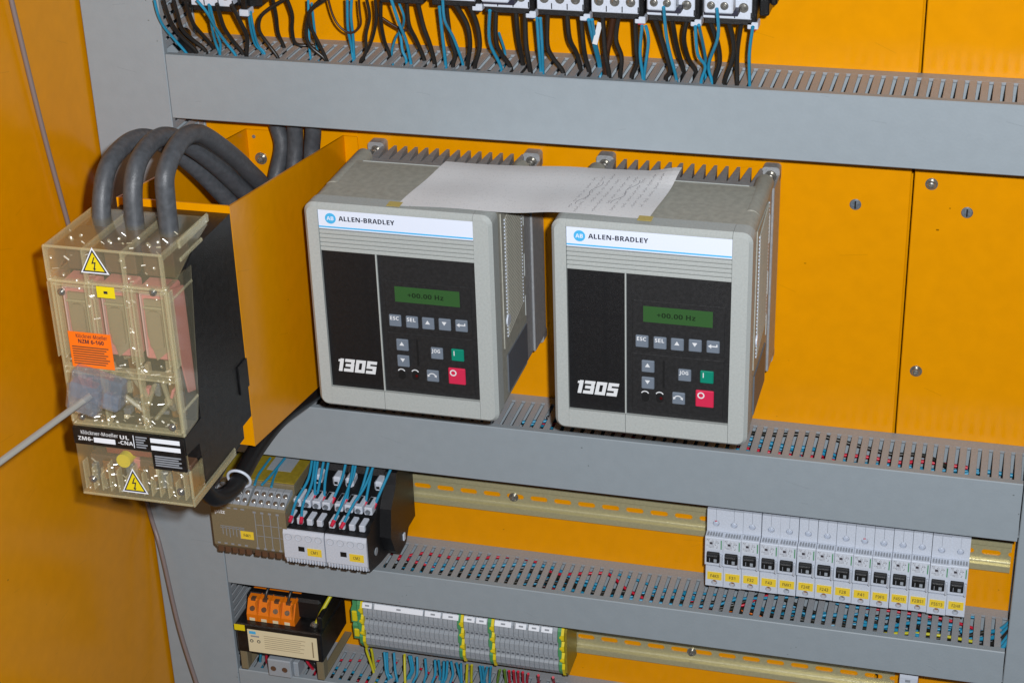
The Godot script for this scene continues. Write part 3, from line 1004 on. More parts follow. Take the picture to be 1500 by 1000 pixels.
	var sb := Vector3(-241.6, -196.2, 600)
	tube(st, [sa, sa.lerp(sb, 0.5), sb], 3.4, 4, 1)
	obj("shaft", st, "shaft", cp)

func glint_pip(st: SurfaceTool, at: Vector3, r: float, rng: RandomNumberGenerator) -> void:
	# a shallow dome added for its glint, tipped toward camera and flash with jitter
	var axis := Vector3(0.44 + rng.randf_range(-0.16, 0.16), 0.45 + rng.randf_range(-0.16, 0.16), 0.77)
	lathe(st, at - axis.normalized() * 0.6, axis, [[r * 0.9, 0], [r, 0.5], [r * 0.92, 0.62], [r * 0.6, 0.62 + r * 0.06], [r * 0.3, 0.62 + r * 0.085], [0, 0.62 + r * 0.09]], 10)

func glint_sliver(st: SurfaceTool, at: Vector3, rng: RandomNumberGenerator) -> void:  # thin facet added for its glint, facing roughly toward camera and flash
	var n := Vector3(0.44 + rng.randf_range(-0.14, 0.14), 0.45 + rng.randf_range(-0.14, 0.14), 0.77).normalized()
	var u := n.cross(Vector3.UP if rng.randf() < 0.5 else Vector3(0.5, 0.6, -0.3)).normalized()
	var l := rng.randf_range(0.7, 2.6)
	var wd := rng.randf_range(0.2, 0.7)
	box(st, -l, l, -wd, wd, -0.3, 0.3, 0.1, Transform3D(Basis(u, n.cross(u), n), at))

func thing_part(parent: Node, called: String) -> Node3D:
	var o := Node3D.new()
	o.name = called
	parent.add_child(o, true)
	return o

func warning(parent: Node, at: Vector3, w: float, h: float) -> void:
	# a yellow triangle with a white rim, a black border and a black flash; at: middle of its base
	var t := func(k: float) -> PackedVector2Array:
		var cy := h * 0.36
		return P2([at.x - w / 2 * k, at.y + cy - cy * k, at.x + w / 2 * k, at.y + cy - cy * k, at.x, at.y + cy + (h - cy) * k])
	var st := nb()
	prism(st, t.call(1.0), 2, at.z, at.z + 0.2)
	var o := obj("warning_sticker", st, "white_print", parent)
	st = nb()
	prism(st, t.call(0.86), 2, at.z + 0.2, at.z + 0.35)
	obj("border", st, "ink", o)
	st = nb()
	prism(st, t.call(0.70), 2, at.z + 0.35, at.z + 0.5)
	obj("field", st, "yellow_sign", o)
	st = nb()
	var u := h / 22.0
	var p := PackedVector2Array()
	for q in [[0.6, 14.0], [-1.9, 8.2], [0.7, 8.6], [-0.3, 4.6], [-1.1, 4.9], [0.1, 2.4], [1.5, 4.5], [0.6, 4.5], [1.9, 9.9], [-0.4, 9.4], [1.5, 14.0]]:
		p.append(Vector2(at.x + q[0] * u, at.y + q[1] * u))
	prism(st, p, 2, at.z + 0.5, at.z + 0.65)
	obj("lightning_flash", st, "ink", o)

# ------------------------------------------------------------------ motor drives
func shrunk(p: PackedVector2Array, w: float, h: float, r: float, d: float) -> PackedVector2Array:
	var out := PackedVector2Array()
	for v in p:
		var c := Vector2(clampf(v.x, -w + r, w - r), clampf(v.y, r, h - r))
		var q := v - c
		out.append(v - q.normalized() * d if q.length() > r - 0.05 else v)
	return out

func front_piece(parent: Node, called: String, x0: float, x1: float, y0: float, y1: float, m := "beige") -> void:
	var outline := round_rect(-85, 85, 0, 200, 9, 6)
	var r := P2([x0, y0, x1, y0, x1, y1, x0, y1])
	for p in Geometry2D.intersect_polygons(outline, r):
		var st := nb()
		prism(st, p, 2, 160, 176.5, PackedVector2Array(), false)
		prism(st, p, 2, 176.5, 180, shrunk(p, 85, 200, 9, 3.0))
		obj(called, st, m, parent)

func key(parent: Node, x: float, y: float, w: float, h: float, m: String) -> MeshInstance3D:
	return part("key", parent, m, x - w / 2, x + w / 2, y - h / 2, y + h / 2, 177.5, 179.8, 0.7)

func mark(parent: Node, pts: Array, m := "lettering_white", z := 179.85) -> void:
	var st := nb()
	prism(st, P2(pts), 2, z, z + 0.2)
	obj("symbol", st, m, parent)

func arc_mark(parent: Node, x: float, y: float, r: float, wd: float, a0: float, a1: float, z := 179.85) -> void:
	var p := PackedVector2Array()
	for i in 13:
		var a := a0 + (a1 - a0) * i / 12.0
		p.append(Vector2(x + (r + wd / 2) * cos(a), y + (r + wd / 2) * sin(a)))
	for i in 13:
		var a := a1 + (a0 - a1) * i / 12.0
		p.append(Vector2(x + (r - wd / 2) * cos(a), y + (r - wd / 2) * sin(a)))
	var st := nb()
	prism(st, p, 2, z, z + 0.2)
	obj("symbol", st, "lettering_white", parent)

func make_drive(base: Vector3, label: String) -> Node3D:
	var d := thing("motor_drive", base, label, "motor drive", "pair of beige motor drives")
	org = Vector3.ZERO
	var st := nb()
	prism(st, round_rect(-84, 84, 1, 199, 8, 6), 2, 74, 160)
	var housing := obj("housing", st, "beige_dark", d)
	part("top_edge_strip", housing, "beige", -66, 66, 199, 199.7, 74, 75.4, 0.2)
	# heat sink behind: a base slab and tapering fins that point at the plate
	st = nb()
	prism(st, round_rect(-82, 82, 2, 190, 4, 3), 2, 44, 74)
	var sink := obj("heat_sink", st, "cast", d)
	for i in 14:
		var x := -67.6 + i * 10.4
		st = nb()
		prism(st, P2([x - 4.7, 44, x + 4.7, 44, x + 1.3, 9, x - 1.3, 9]), 1, 4, 190)
		obj("fin", st, "cast", sink)
	for sx in [-1.0, 1.0]:
		part("side_wall", sink, "cast", sx * 82.8 - 1.2, sx * 82.8 + 1.2, 4, 186, 3, 44, 0.5)
		for sy in [0, 1]:
			var y := 184.5 if sy else 1.5
			st = nb()
			prism(st, round_rect(sx * 76 - 8, sx * 76 + 8, y - (8.5 if sy else 4.5), y + 8.5, 3.5, 4), 2, 0.4, 12.0)
			var ear := obj("mounting_ear", st, "cast", d)
			st = nb()
			screw(st, Vector3(sx * 76, y, 12), 5.4, 4.2)
			obj("screw", st, "steel", ear)
	# rounded gutter that leads a screwdriver to the upper ears
	for sx in [-1.0, 1.0]:
		st = nb()
		cyl(st, Vector3(sx * 75.5, 191.6, 46), Vector3(sx * 75.5, 191.6, 128), 8.2, 24)
		obj("screw_gutter", st, "beige_dark", housing)
	# flank: louvred vents, two ridges, a knock-out and a rating label
	for sx in [-1.0, 1.0]:
		var f := thing_part(d, "side_vent")
		var xa := 84.0 if sx > 0 else -85.0
		st = nb()
		box(st, xa, xa + 1.0, 60, 190, 83, 150)
		obj("vent_panel", st, "beige_dark", f)
		if sx > 0:
			for i in 34:
				st = nb()
				var y := 68.0 + i * 3.4
				prism(st, P2([89.0, y + 9.0, 138.0, y, 138.0, y + 1.6, 89.0, y + 10.6]), 0, xa + 1.0, xa + 2.1)
				obj("louvre", st, "beige_dark", f)
				for q in [[140.2, 0.0], [86.0, 9.0]]:
					part("slot_end", f, "white", xa + 0.9, xa + 2.0, y + q[1], y + q[1] + 1.7, q[0], q[0] + 1.6, 0.2)
		for q in [[150.0, 176.0], [100.0, 122.0], [60.0, 80.0]]:
			part("ridge", f, "beige", xa + (0.9 if sx > 0 else -0.9), xa + (1.7 if sx > 0 else 0.1), q[0], q[1], 79, 80.2)
		st = nb()
		cyl(st, Vector3(xa + 0.3, 84, 139), Vector3(xa + (2.4 if sx > 0 else -1.4), 84, 139), 5.2, 18)
		obj("knock_out", st, "white", f)
		part("rating_label", f, "dim", xa - 0.2, xa + 1.2, 12, 50, 76, 142)
	# front
	front_piece(d, "front_frame", -85, -72, 0, 200)
	front_piece(d, "front_frame", 68.6, 85, 0, 200)
	front_piece(d, "front_frame", -71.9, 68.3, 194.6, 200)
	front_piece(d, "front_frame", -71.9, -21.6, 0, 20.4)
	front_piece(d, "front_frame", -21.2, 68.3, 0, 20.4)
	for i in 5:
		part("groove_rib", d, "beige", -71.9, 68.3, 155.4 + i * 4.05, 155.4 + i * 4.05 + 3.5, 170, 179.2, 0.5)
	part("groove_floor", d, "beige_dark", -71.9, 68.3, 20.4, 194.6, 160, 173)
	var hd := part("header_label", d, "header", -71.8, 68.2, 176.2, 194.2, 173, 178.8, 0.2)
	part("blue_line", hd, "logo_blue", -71.6, 68.0, 177.6, 178.9, 178.8, 179.0)
	st = nb()
	cyl(st, Vector3(-60.5, 186.4, 178.7), Vector3(-60.5, 186.4, 179.0), 5.0, 24)
	var disc := obj("logo", st, "logo_blue", hd)
	text(hd, "AB", Vector3(-60.5, 186.4, 179.1), 3.4, "header", true, 6.4, Basis.IDENTITY, "logo_letters")
	disc.set_meta("label", "round blue emblem")
	text(hd, "ALLEN-BRADLEY", Vector3(-27.4, 186.8, 179.0), 4.2, "ink", true, 51.0)
	var bp_ := part("black_panel", d, "black", -71.6, -22.2, 20.8, 155.0, 173, 177.4)
	numerals(bp_)
	part("divider", d, "beige", -22.1, -20.7, 20.5, 155.2, 173, 178.6, 0.3)
	var kp := part("keypad", d, "keypad", -20.6, 68.2, 20.8, 155.0, 173, 176.9)
	part("upper_panel", kp, "keypad", -15.5, 63.5, 83.5, 131, 176.9, 177.5, 0.4)
	part("lower_panel", kp, "keypad", -15.5, 63.5, 25, 80.5, 176.9, 177.5, 0.4)
	var lc := part("display", d, "lcd", -6.2, 53.2, 111.4, 126.2, 177.5, 177.9)
	text(lc, "+00.00 Hz", Vector3(22, 118.6, 177.9), 4.4, "lcd_ink", true, 33)
	for k in [[-7.0, 93.2, "ESC"], [8.6, 93.1, "SEL"], [23.5, 93.2, "up"], [38.8, 93.7, "down"], [54.1, 94.0, "enter"], [-1.7, 69.6, "up"], [-1.7, 53.5, "down"], [30.2, 64.5, "JOG"], [25.2, 41.4, "turn"]]:
		var x: float = k[0]
		var y: float = k[1]
		var o := key(d, x, y, 11.2, 11.4, "key_grey")
		match k[2]:
			"up": mark(o, [x - 2.4, y - 0.2, x + 2.0, y - 0.2, x - 0.2, y + 3.4])
			"down": mark(o, [x - 2.4, y + 3.0, x + 2.0, y + 3.0, x - 0.2, y - 0.6])
			"enter":
				mark(o, [x - 4.2, y + 1.0, x - 1.4, y + 2.9, x - 1.4, y - 0.9])
				mark(o, [x - 1.4, y + 0.5, x + 3.9, y + 0.5, x + 3.9, y + 2.9, x + 2.9, y + 2.9, x + 2.9, y + 1.5, x - 1.4, y + 1.5])
			"turn":
				arc_mark(o, x - 0.3, y - 0.8, 3.6, 0.9, PI * 0.15, PI * 0.85)
				mark(o, [x - 4.6, y + 1.6, x - 4.4, y - 0.9, x - 2.2, y + 0.2])
				mark(o, [x + 4.0, y + 1.6, x + 3.8, y - 0.9, x + 1.6, y + 0.2])
			_: text(o, k[2], Vector3(x - 0.3, y + 2.6, 179.85), 2.7, "lettering_white", true, 8.0, Basis.IDENTITY, "symbol")
	var go := key(d, 49.3, 64.7, 11.6, 11.8, "key_green")
	mark(go, [46.0, 64.4, 46.8, 64.4, 46.8, 69.0, 46.0, 69.0])
	var stop := key(d, 47.8, 43.5, 15.7, 16.0, "key_red")
	arc_mark(stop, 44.7, 47.0, 2.6, 1.1, 0.0, TAU)
	part("dial_slot", d, "hole", 10.8, 12.6, 49.5, 75.5, 177.4, 177.7)
	for q in [[-4.2, 38.6, "hole"], [8.6, 39.0, "hole"]]:
		var x: float = q[0]
		var y: float = q[1]
		st = nb()
		prism(st, round_rect(x - 3.2, x + 3.2, y - 4.2, y + 4.0, 2.8, 4), 2, 177.4, 177.7)
		var o := obj("lamp_window", st, q[2], d)
		arc_mark(o, x - 0.2, y + 2.6, 3.4, 0.9, PI * 0.15, PI * 0.85, 177.75)
		if x > 0:
			st = nb()
			lathe(st, Vector3(x + 1.0, y, 177.6), Vector3.BACK, [[1.5, 0], [1.2, 0.5], [0, 0.8]], 10)
			obj("lens", st, "led_red", o)
	return d

func numerals(parent: Node) -> void:
	var sh := Basis(Vector3(1, 0, 0), Vector3(0.2, 1, 0), Vector3(0, 0, 1))
	var h := 12.8
	var t := 3.0
	var x := -66.4
	for ch in ["1", "3", "0", "5"]:
		var st := nb()
		var xf := Transform3D(sh, Vector3(x, 36.2, 0))
		var w := 9.2
		if ch == "1":
			w = 5.2
			box(st, w - 3.4, w, 0, h, 177.4, 177.7, 0.0, xf)
			box(st, 0.2, w - 3.4, h - t, h - 0.9, 177.4, 177.7, 0.0, xf)
		else:
			box(st, 0, w, 0, t, 177.4, 177.7, 0.0, xf)
			box(st, 0, w, h - t, h, 177.4, 177.7, 0.0, xf)
			if ch == "0":
				box(st, 0, 3.2, t, h - t, 177.4, 177.7, 0.0, xf)
				box(st, w - 3.2, w, t, h - t, 177.4, 177.7, 0.0, xf)
			else:
				box(st, 1.0 if ch == "3" else 0.0, w, h / 2 - 1.3, h / 2 + 1.5, 177.4, 177.7, 0.0, xf)
				if ch == "3":
					box(st, w - 3.2, w, t, h / 2 - 1.3, 177.4, 177.7, 0.0, xf)
					box(st, w - 3.2, w - 0.3, h / 2 + 1.5, h - t, 177.4, 177.7, 0.0, xf)
				else:
					box(st, w - 3.2, w, t, h / 2 - 1.3, 177.4, 177.7, 0.0, xf)
					box(st, 0, 3.2, h / 2 + 1.5, h - t, 177.4, 177.7, 0.0, xf)
		obj("numeral", st, "lettering_white", parent)
		x += w + 1.3

func drives() -> void:
	var a := make_drive(Vector3(-0.2, -297.2, 0), "beige motor drive standing beside the orange bracket")
	dup(a, "motor_drive", Vector3(221.6, -294.6, 0), "beige motor drive beside the bare stretch of orange plate")

func paper() -> void:
	org = Vector3(112, -96, 115)
	var im := Image.create(1024, 512, false, Image.FORMAT_RGB8)
	im.fill(Color(0.875, 0.875, 0.88))
	var rng := RandomNumberGenerator.new()
	rng.seed = 9
	for i in 5200:
		var px := rng.randi_range(0, 1023)
		var py := rng.randi_range(0, 511)
		var v := rng.randf_range(0.81, 0.875)
		im.fill_rect(Rect2i(px, py, rng.randi_range(1, 6), rng.randi_range(1, 6)), Color(v, v, v * 1.005))
	# rows of pencil writing across the right-hand third, running front to back
	for row in 9:
		var cx := 690.0 + row * 34.0
		var y := 40.0 + rng.randf_range(0, 90)
		var stop := 480.0 - rng.randf_range(0, 130)
		while y < stop:
			var word := rng.randf_range(28, 70)
			var ph := rng.randf_range(0, 6)
			var k := 0.0
			while k < word:
				var g := rng.randf_range(0.48, 0.68)
				var xx := cx + 7.0 * sin(ph + k * 0.55) * (0.5 + 0.5 * sin(k * 0.23 + ph)) + rng.randf_range(-1, 1)
				im.fill_rect(Rect2i(int(xx), int(y + k), 2, 2), Color(g, g * 0.98, g))
				k += 1.0
			y += word + rng.randf_range(10, 26)
	for line in [[735, 150, 0.10], [880, 120, 0.14]]:
		for k in 270:
			im.fill_rect(Rect2i(int(line[0] - k * line[2] + 9 * sin(k * 0.045)), line[1] + k, 2, 2), Color(0.45, 0.44, 0.47))
	var m := mat("paper", 1, 1, 1, 0.75)
	m.albedo_texture = ImageTexture.create_from_image(im)
	mat("tape", 0.74, 0.66, 0.36, 0.5)
	var FL := Vector2(-2, 172)
	var BL := Vector2(11, 68)
	var BR := Vector2(226, 61)
	var FR := Vector2(217, 165)
	var st := nb()
	var nx := 36
	var nz := 14
	var at := func(i: int, j: int) -> Vector3:
		var u := float(i) / nx
		var v := float(j) / nz
		var p: Vector2 = BL.lerp(BR, u).lerp(FL.lerp(FR, u), v)
		var t := smoothstep(84.0, 137.0, p.x)
		var y := lerpf(-97.2, -94.6, t) + 1.3
		y += 0.5 * sin(p.x * 0.06 + p.y * 0.03) + 0.4 * sin(p.y * 0.09 + 1.0)
		y += 5.0 * smoothstep(0.86, 1.0, u) * smoothstep(0.35, 0.0, v)          # one corner lifts
		y -= 0.5 * smoothstep(84.0, 110.0, p.x) * smoothstep(137.0, 112.0, p.x) * v   # sags over the gap
		return Vector3(p.x, y, p.y)
	for side in [0.0, -0.25]:
		for i in nx:
			for j in nz:
				var q := [at.call(i, j), at.call(i + 1, j), at.call(i + 1, j + 1), at.call(i, j + 1)]
				var n: Vector3 = ((q[2] as Vector3) - (q[0] as Vector3)).cross((q[1] as Vector3) - (q[0] as Vector3)).normalized()
				if n.y < 0.0: n = -n
				var uv := [Vector2(float(i) / nx, float(j) / nz), Vector2(float(i + 1) / nx, float(j) / nz), Vector2(float(i + 1) / nx, float(j + 1) / nz), Vector2(float(i) / nx, float(j + 1) / nz)]
				var order := [0, 1, 2, 0, 2, 3] if side == 0.0 else [0, 2, 1, 0, 3, 2]
				for k in order:
					vtx(st, q[k] + Vector3(0, side, 0), n if side == 0.0 else -n, uv[k])
	tag(obj("paper_sheet", st, "paper"), "sheet of paper with pencil notes lying across both drives", "paper")
	for q in [[-9.0, 3.0, 168.0, 178.0, -97.2], [209.0, 221.0, 163.0, 173.0, -94.6]]:
		org = Vector3((q[0] + q[1]) / 2, q[4], (q[2] + q[3]) / 2)
		st = nb()
		box(st, q[0], q[1], q[4] + 2.0, q[4] + 2.3, q[2], q[3])
		tag(obj("sticky_tape", st, "tape"), "scrap of yellow tape holding the paper down on a drive", "tape", "yellow tape on the paper")

# ------------------------------------------------------------------ relay and contactors on the upper rail
func relay_and_contactors() -> void:
	var r := thing("safety_relay", Vector3(-198, -520, 8), "taupe safety relay with olive top under the black cables", "relay")
	var st := nb()
	prism(st, P2([8, -446, 91, -446, 92, -447, 92, -455, 118, -459, 120, -461, 120, -508, 112, -519, 60, -522, 8, -520]), 0, -238.5, -158)
	obj("housing", st, "taupe", r)
	part("top_cover", r, "olive", -238, -158.5, -445.9, -444.6, 10, 91, 0.5)
	part("top_label", r, "terminal_grey", -196, -170, -444.6, -444.3, 22, 70)
	for b in [[-237.5, -199.5], [-197.5, -159.0]]:
		var n := 5
		var wd: float = (b[1] - b[0]) / n
		for i in n:
			var x: float = b[0] + wd * (i + 0.5)
			st = nb()
			prism(st, P2([94, -450, 100, -450, 118, -458, 118, -461, 94, -461]), 0, x - wd / 2 + 0.3, x + wd / 2 - 0.3)
			var tb := obj("terminal", st, "terminal_grey", r)
			for k in 2:
				st = nb()
				lathe(st, Vector3(x, -452 - k * 4.0, 104.4 + k * 8.6), Vector3(0, 0.9, 0.43), [[2.6, -1], [2.6, 0.5], [2.0, 1.0], [0, 1.1]], 12)
				obj("screw", st, "steel", tb)
			part("lower_terminal", r, "brown", x - wd / 2 + 0.5, x + wd / 2 - 0.5, -519, -510, 105, 117.5, 1.0)
	text(r, "pilz", Vector3(-229, -468.5, 120.2), 4.0, "lettering_white", true, 11)
	for q in [[-222, -485, 26], [-222, -487, 26]]:
		part("print_line", r, "pale_ink", q[0] - 8, q[0] + q[2] - 8, q[1] - 0.3, q[1] + 0.3, 120, 120.2)
	for i in 7:
		part("print_line", r, "pale_ink", -228.0 + i * 3.7, -227.3 + i * 3.7, -495 - (i % 3) * 1.5, -485, 120, 120.2)
	for i in 4:
		var x := -191.5 + i * 8.2
		part("print_line", r, "pale_ink", x, x + 0.7, -506, -466, 120, 120.2)
		part("print_mark", r, "pale_ink", x - 1.4, x + 1.8, -465.5, -463.4, 120, 120.2)
		part("print_mark", r, "pale_ink", x - 1.4, x + 1.8, -508, -506, 120, 120.2)
	for y in [-479.0, -492.0]:
		part("print_line", r, "pale_ink", -191, -163, y - 0.25, y + 0.25, 120, 120.2)
	for i in 5:
		part("print_mark", r, "pale_ink", -235.5 + i * 7.4, -231.5 + i * 7.4, -463.6, -462.2, 120, 120.2)
		part("print_mark", r, "pale_ink", -235.0 + i * 7.4, -231.8 + i * 7.4, -506.6, -505.0, 120, 120.2)
	var tg := part("device_tag", r, "yellow_tag", -208.5, -194.5, -497.5, -488.5, 120, 120.5)
	text(tg, "F4K1", Vector3(-201.5, -493, 120.6), 2.4, "ink", false, 7)

	for i in 2:
		var x0 := -162.6 + 44.6 * i
		var c := thing("contactor", Vector3(x0 + 22, -525, 8), ["white fronted contactor with many blue wires between relay and its twin", "white fronted contactor with a wide black flank beside the gold rail"][i], "contactor", "pair of white fronted contactors")
		var X := func(a: float) -> float: return x0 + a
		st = nb()
		prism(st, P2([8, -440, 40, -440, 46, -452, 64, -456, 84, -462, 86, -470, 110, -478, 118.5, -478, 118.5, -516, 114, -522, 84, -530, 60, -534, 34, -528, 8, -528]), 0, x0 + 0.3, x0 + 44.3)
		obj("body", st, "black", c)
		# front block with four wire funnels along its top
		st = nb()
		prism(st, P2([100, -476, 120, -480, 121.5, -484, 121.5, -512, 118, -519, 100, -519]), 0, x0 + 0.6, x0 + 44.0)
		var fr := obj("front_block", st, "white", c)
		for k in 4:
			var x := x0 + 2.0 + k * 10.6
			part("funnel_wall", fr, "white", x, x + 6.0, -478, -470.5, 96, 112, 0.8)
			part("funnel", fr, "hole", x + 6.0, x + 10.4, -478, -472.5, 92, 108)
			st = nb()
			lathe(st, Vector3(x + 4.2, -487.5, 121.3), Vector3.BACK, [[3.4, 0], [3.4, 0.5], [3.0, 0.5], [2.9, 0.25], [0, 0.25]], 16)
			obj("screw_hole", st, "white", fr)
			st = nb()
			lathe(st, Vector3(x + 4.2, -487.5, 121.4), Vector3.BACK, [[3.7, 0], [3.7, 0.3], [3.35, 0.3]], 16)
			obj("rim", st, "pale_ink", fr)
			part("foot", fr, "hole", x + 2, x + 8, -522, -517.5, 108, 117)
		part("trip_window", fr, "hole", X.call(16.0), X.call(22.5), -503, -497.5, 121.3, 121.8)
		var tgc := part("device_tag", fr, "yellow_tag", X.call(25.5), X.call(40.5), -507, -498.4, 121.4, 122.0)
		text(tgc, ["CM1", "CM2"][i], Vector3(x0 + 33, -502.6, 122.05), 2.4, "ink", false, 7)
		for k in 14:
			part("grip_rib", fr, "white", x0 + 2 + k * 3.0, x0 + 3.6 + k * 3.0, -518, -513, 119, 121.2, 0.4)
		# second tier of white terminals
		for k in 4:
			var x := x0 + 3.0 + k * 10.4
			var tt := part("terminal", c, "white", x, x + 8.6, -468, -459, 74, 96, 1.0)
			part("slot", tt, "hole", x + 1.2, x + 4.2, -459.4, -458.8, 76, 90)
			st = nb()
			lathe(st, Vector3(x + 4.3, -464, 96), Vector3.BACK, [[2.8, 0], [2.8, 0.6], [2.2, 0.6], [2.2, 0.2], [0, 0.2]], 12)
			obj("screw_hole", st, "zinc", tt)
		# third tier
		for k in ([1, 3] if i == 0 else [0, 3]):
			var x: float = x0 + 4.0 + k * 10.4
			var tt := part("coil_terminal", c, "white", x, x + 9.0, -462, -447, 50, 66, 2.0)
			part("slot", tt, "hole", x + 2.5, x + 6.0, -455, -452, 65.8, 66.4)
		if i == 1:
			st = nb()
			prism(st, P2([8, -440, 56, -440, 60, -452, 78, -470, 84, -500, 74, -522, 60, -534, 40, -532, 30, -520, 8, -520]), 0, -73.6, -61.5)
			var aux := obj("side_block", st, "black", c)
			st = nb()
			cyl(st, Vector3(-73.2, -508, 98), Vector3(-72.6, -508, 98), 4.2, 16)
			obj("cap", st, "terminal_grey", aux)
			part("catch", aux, "white", -61.5, -59.5, -524, -516, 46, 51, 0.5)

# ------------------------------------------------------------------ slim breakers
func breakers() -> void:
	var im := Image.create(128, 96, false, Image.FORMAT_RGB8)
	im.fill(Color(0.80, 0.83, 0.87))
	var rng := RandomNumberGenerator.new()
	rng.seed = 31
	for row in 7:
		var x := 6
		while x < 112:
			var w := rng.randi_range(3, 14)
			if rng.randf() < 0.72:
				var g := rng.randf_range(0.42, 0.66)
				im.fill_rect(Rect2i(x, 6 + row * 12, w, 6), Color(g, g, g * 1.05))
			x += w + rng.randi_range(2, 6)
	im.fill_rect(Rect2i(34, 34, 26, 18), Color(0.24, 0.22, 0.25))
	var pm := mat("breaker_print", 1, 1, 1, 0.4)
	pm.albedo_texture = ImageTexture.create_from_image(im)
	var names := ["F4K3", "F31", "F32", "F43", "FMK1", "F24E", "F243", "F28", "F41", "F9F5", "F4S15", "F2BS1", "F5S13", "F2HR"]
	var protos := []
	for kind in 3:
		# kind 0: dark lower screw; 1: bright lower screw; 2: red wire end seen in the upper hole
		var c := Node3D.new()
		org = Vector3.ZERO
		var st := nb()
		prism(st, P2([8, 0, 53, 0, 53, 22, 59, 24, 66, 29, 66, 59.8, 65.2, 60.6, 56, 61.6, 51, 62.0, 51, 86, 8, 86]), 0, 0.15, 17.5)
		obj("body", st, "white", c)
		# the upper and lower terminal faces, each in two halves round a real screw hole
		for q in [[62.0, 86.0, 70.5, 3.3, 51.0, 56.0, 0.12], [0.0, 23.0, 4.2, 2.9, 53.0, 59.0, 0.0]]:
			for sx in [-1.0, 1.0]:
				var pl := PackedVector2Array()
				var xo := 0.15 if sx < 0 else 17.5
				pl.append(Vector2(xo, q[0]))
				pl.append(Vector2(8.8, q[0]))
				for i in 11:
					var a := -PI / 2 + PI * i / 10.0
					pl.append(Vector2(8.8 + sx * (q[3] * cos(a) + (q[6] if i > 7 else 0.0)), q[2] + q[3] * sin(a)))
				pl.append(Vector2(8.8 + sx * q[6], q[1]))
				pl.append(Vector2(xo, q[1]))
				st = nb()
				prism(st, pl, 2, q[4], q[5])
				obj("terminal_face", st, "white", c)
		st = nb()
		uvquad(st, Vector3(1.0, 59.2, 66.15), Vector3(14.4, 59.2, 66.15), Vector3(14.4, 47.4, 66.15), Vector3(1.0, 47.4, 66.15))
		var fl := obj("printed_field", st, "breaker_print", c)
		part("green_stripe", fl, "earth_green", 15.3, 16.3, 48, 58, 66, 66.2)
		for k in 6:
			part("print_mark", fl, "pale_ink", 1.6 + k * 2.6, 3.2 + k * 2.6, 61.25, 62.0, 58, 64)
		var lever := part("lever", c, "hole", 2.2, 14.6, 33.2, 44.4, 64, 69, 0.6)
		part("lever_grip", lever, "black", 2.8, 14.0, 41.2, 44.0, 69, 73, 0.8)
		part("lever_side", lever, "pale_ink", 5.0, 5.6, 34.5, 38.6, 69, 69.4)
		part("lever_mark", lever, "terminal_grey", 9.4, 12.2, 34.6, 38.0, 69, 69.5)
		part("guard", c, "white", 15.2, 17.3, 30, 44, 66, 70.5, 0.9)
		part("device_tag", c, "yellow_tag", 2.0, 16.0, 7.8, 16.4, 59, 59.6)
		st = nb()
		screw(st, Vector3(8.8, 4.2, 53.0), 2.7, 1.6)
		obj("terminal_screw", st, "steel" if kind == 1 else "copper", c)
		st = nb()
		screw(st, Vector3(8.8, 70.5, 51.0), 3.1, 2.2)
		obj("terminal_screw", st, "white", c)
		if kind == 2: part("wire_end", c, "ferrule_red", 6.9, 9.6, 71.4, 73.2, 51, 54.5, 0.4)
		protos.append(c)
	var jit := RandomNumberGenerator.new()
	jit.seed = 8
	for i in 14:
		var kind := 1 if i in [4, 7, 13] else (2 if i in [0, 8] else 0)
		var c: Node3D = protos[kind].duplicate()
		c.name = numbered("slim_breaker")
		add_child(c, true)
		c.position = Vector3(253.8 + 17.68 * i + (0.35 if i > 4 else 0.0) + (0.35 if i > 9 else 0.0), -525.0 + jit.randf_range(-0.35, 0.35), jit.randf_range(-0.3, 0.3)) * S
		c.rotation.z = jit.randf_range(-0.004, 0.004)
		tag(c, "slim white breaker with black lever and yellow tag %s" % names[i], "breaker", "slim white breakers on the gold rail")
		org = Vector3.ZERO
		text(c.get_node("device_tag"), names[i], Vector3(9.0, 12.1, 59.7), 2.6, "ink", false, 2.0 * names[i].length())
	for p in protos: p.free()

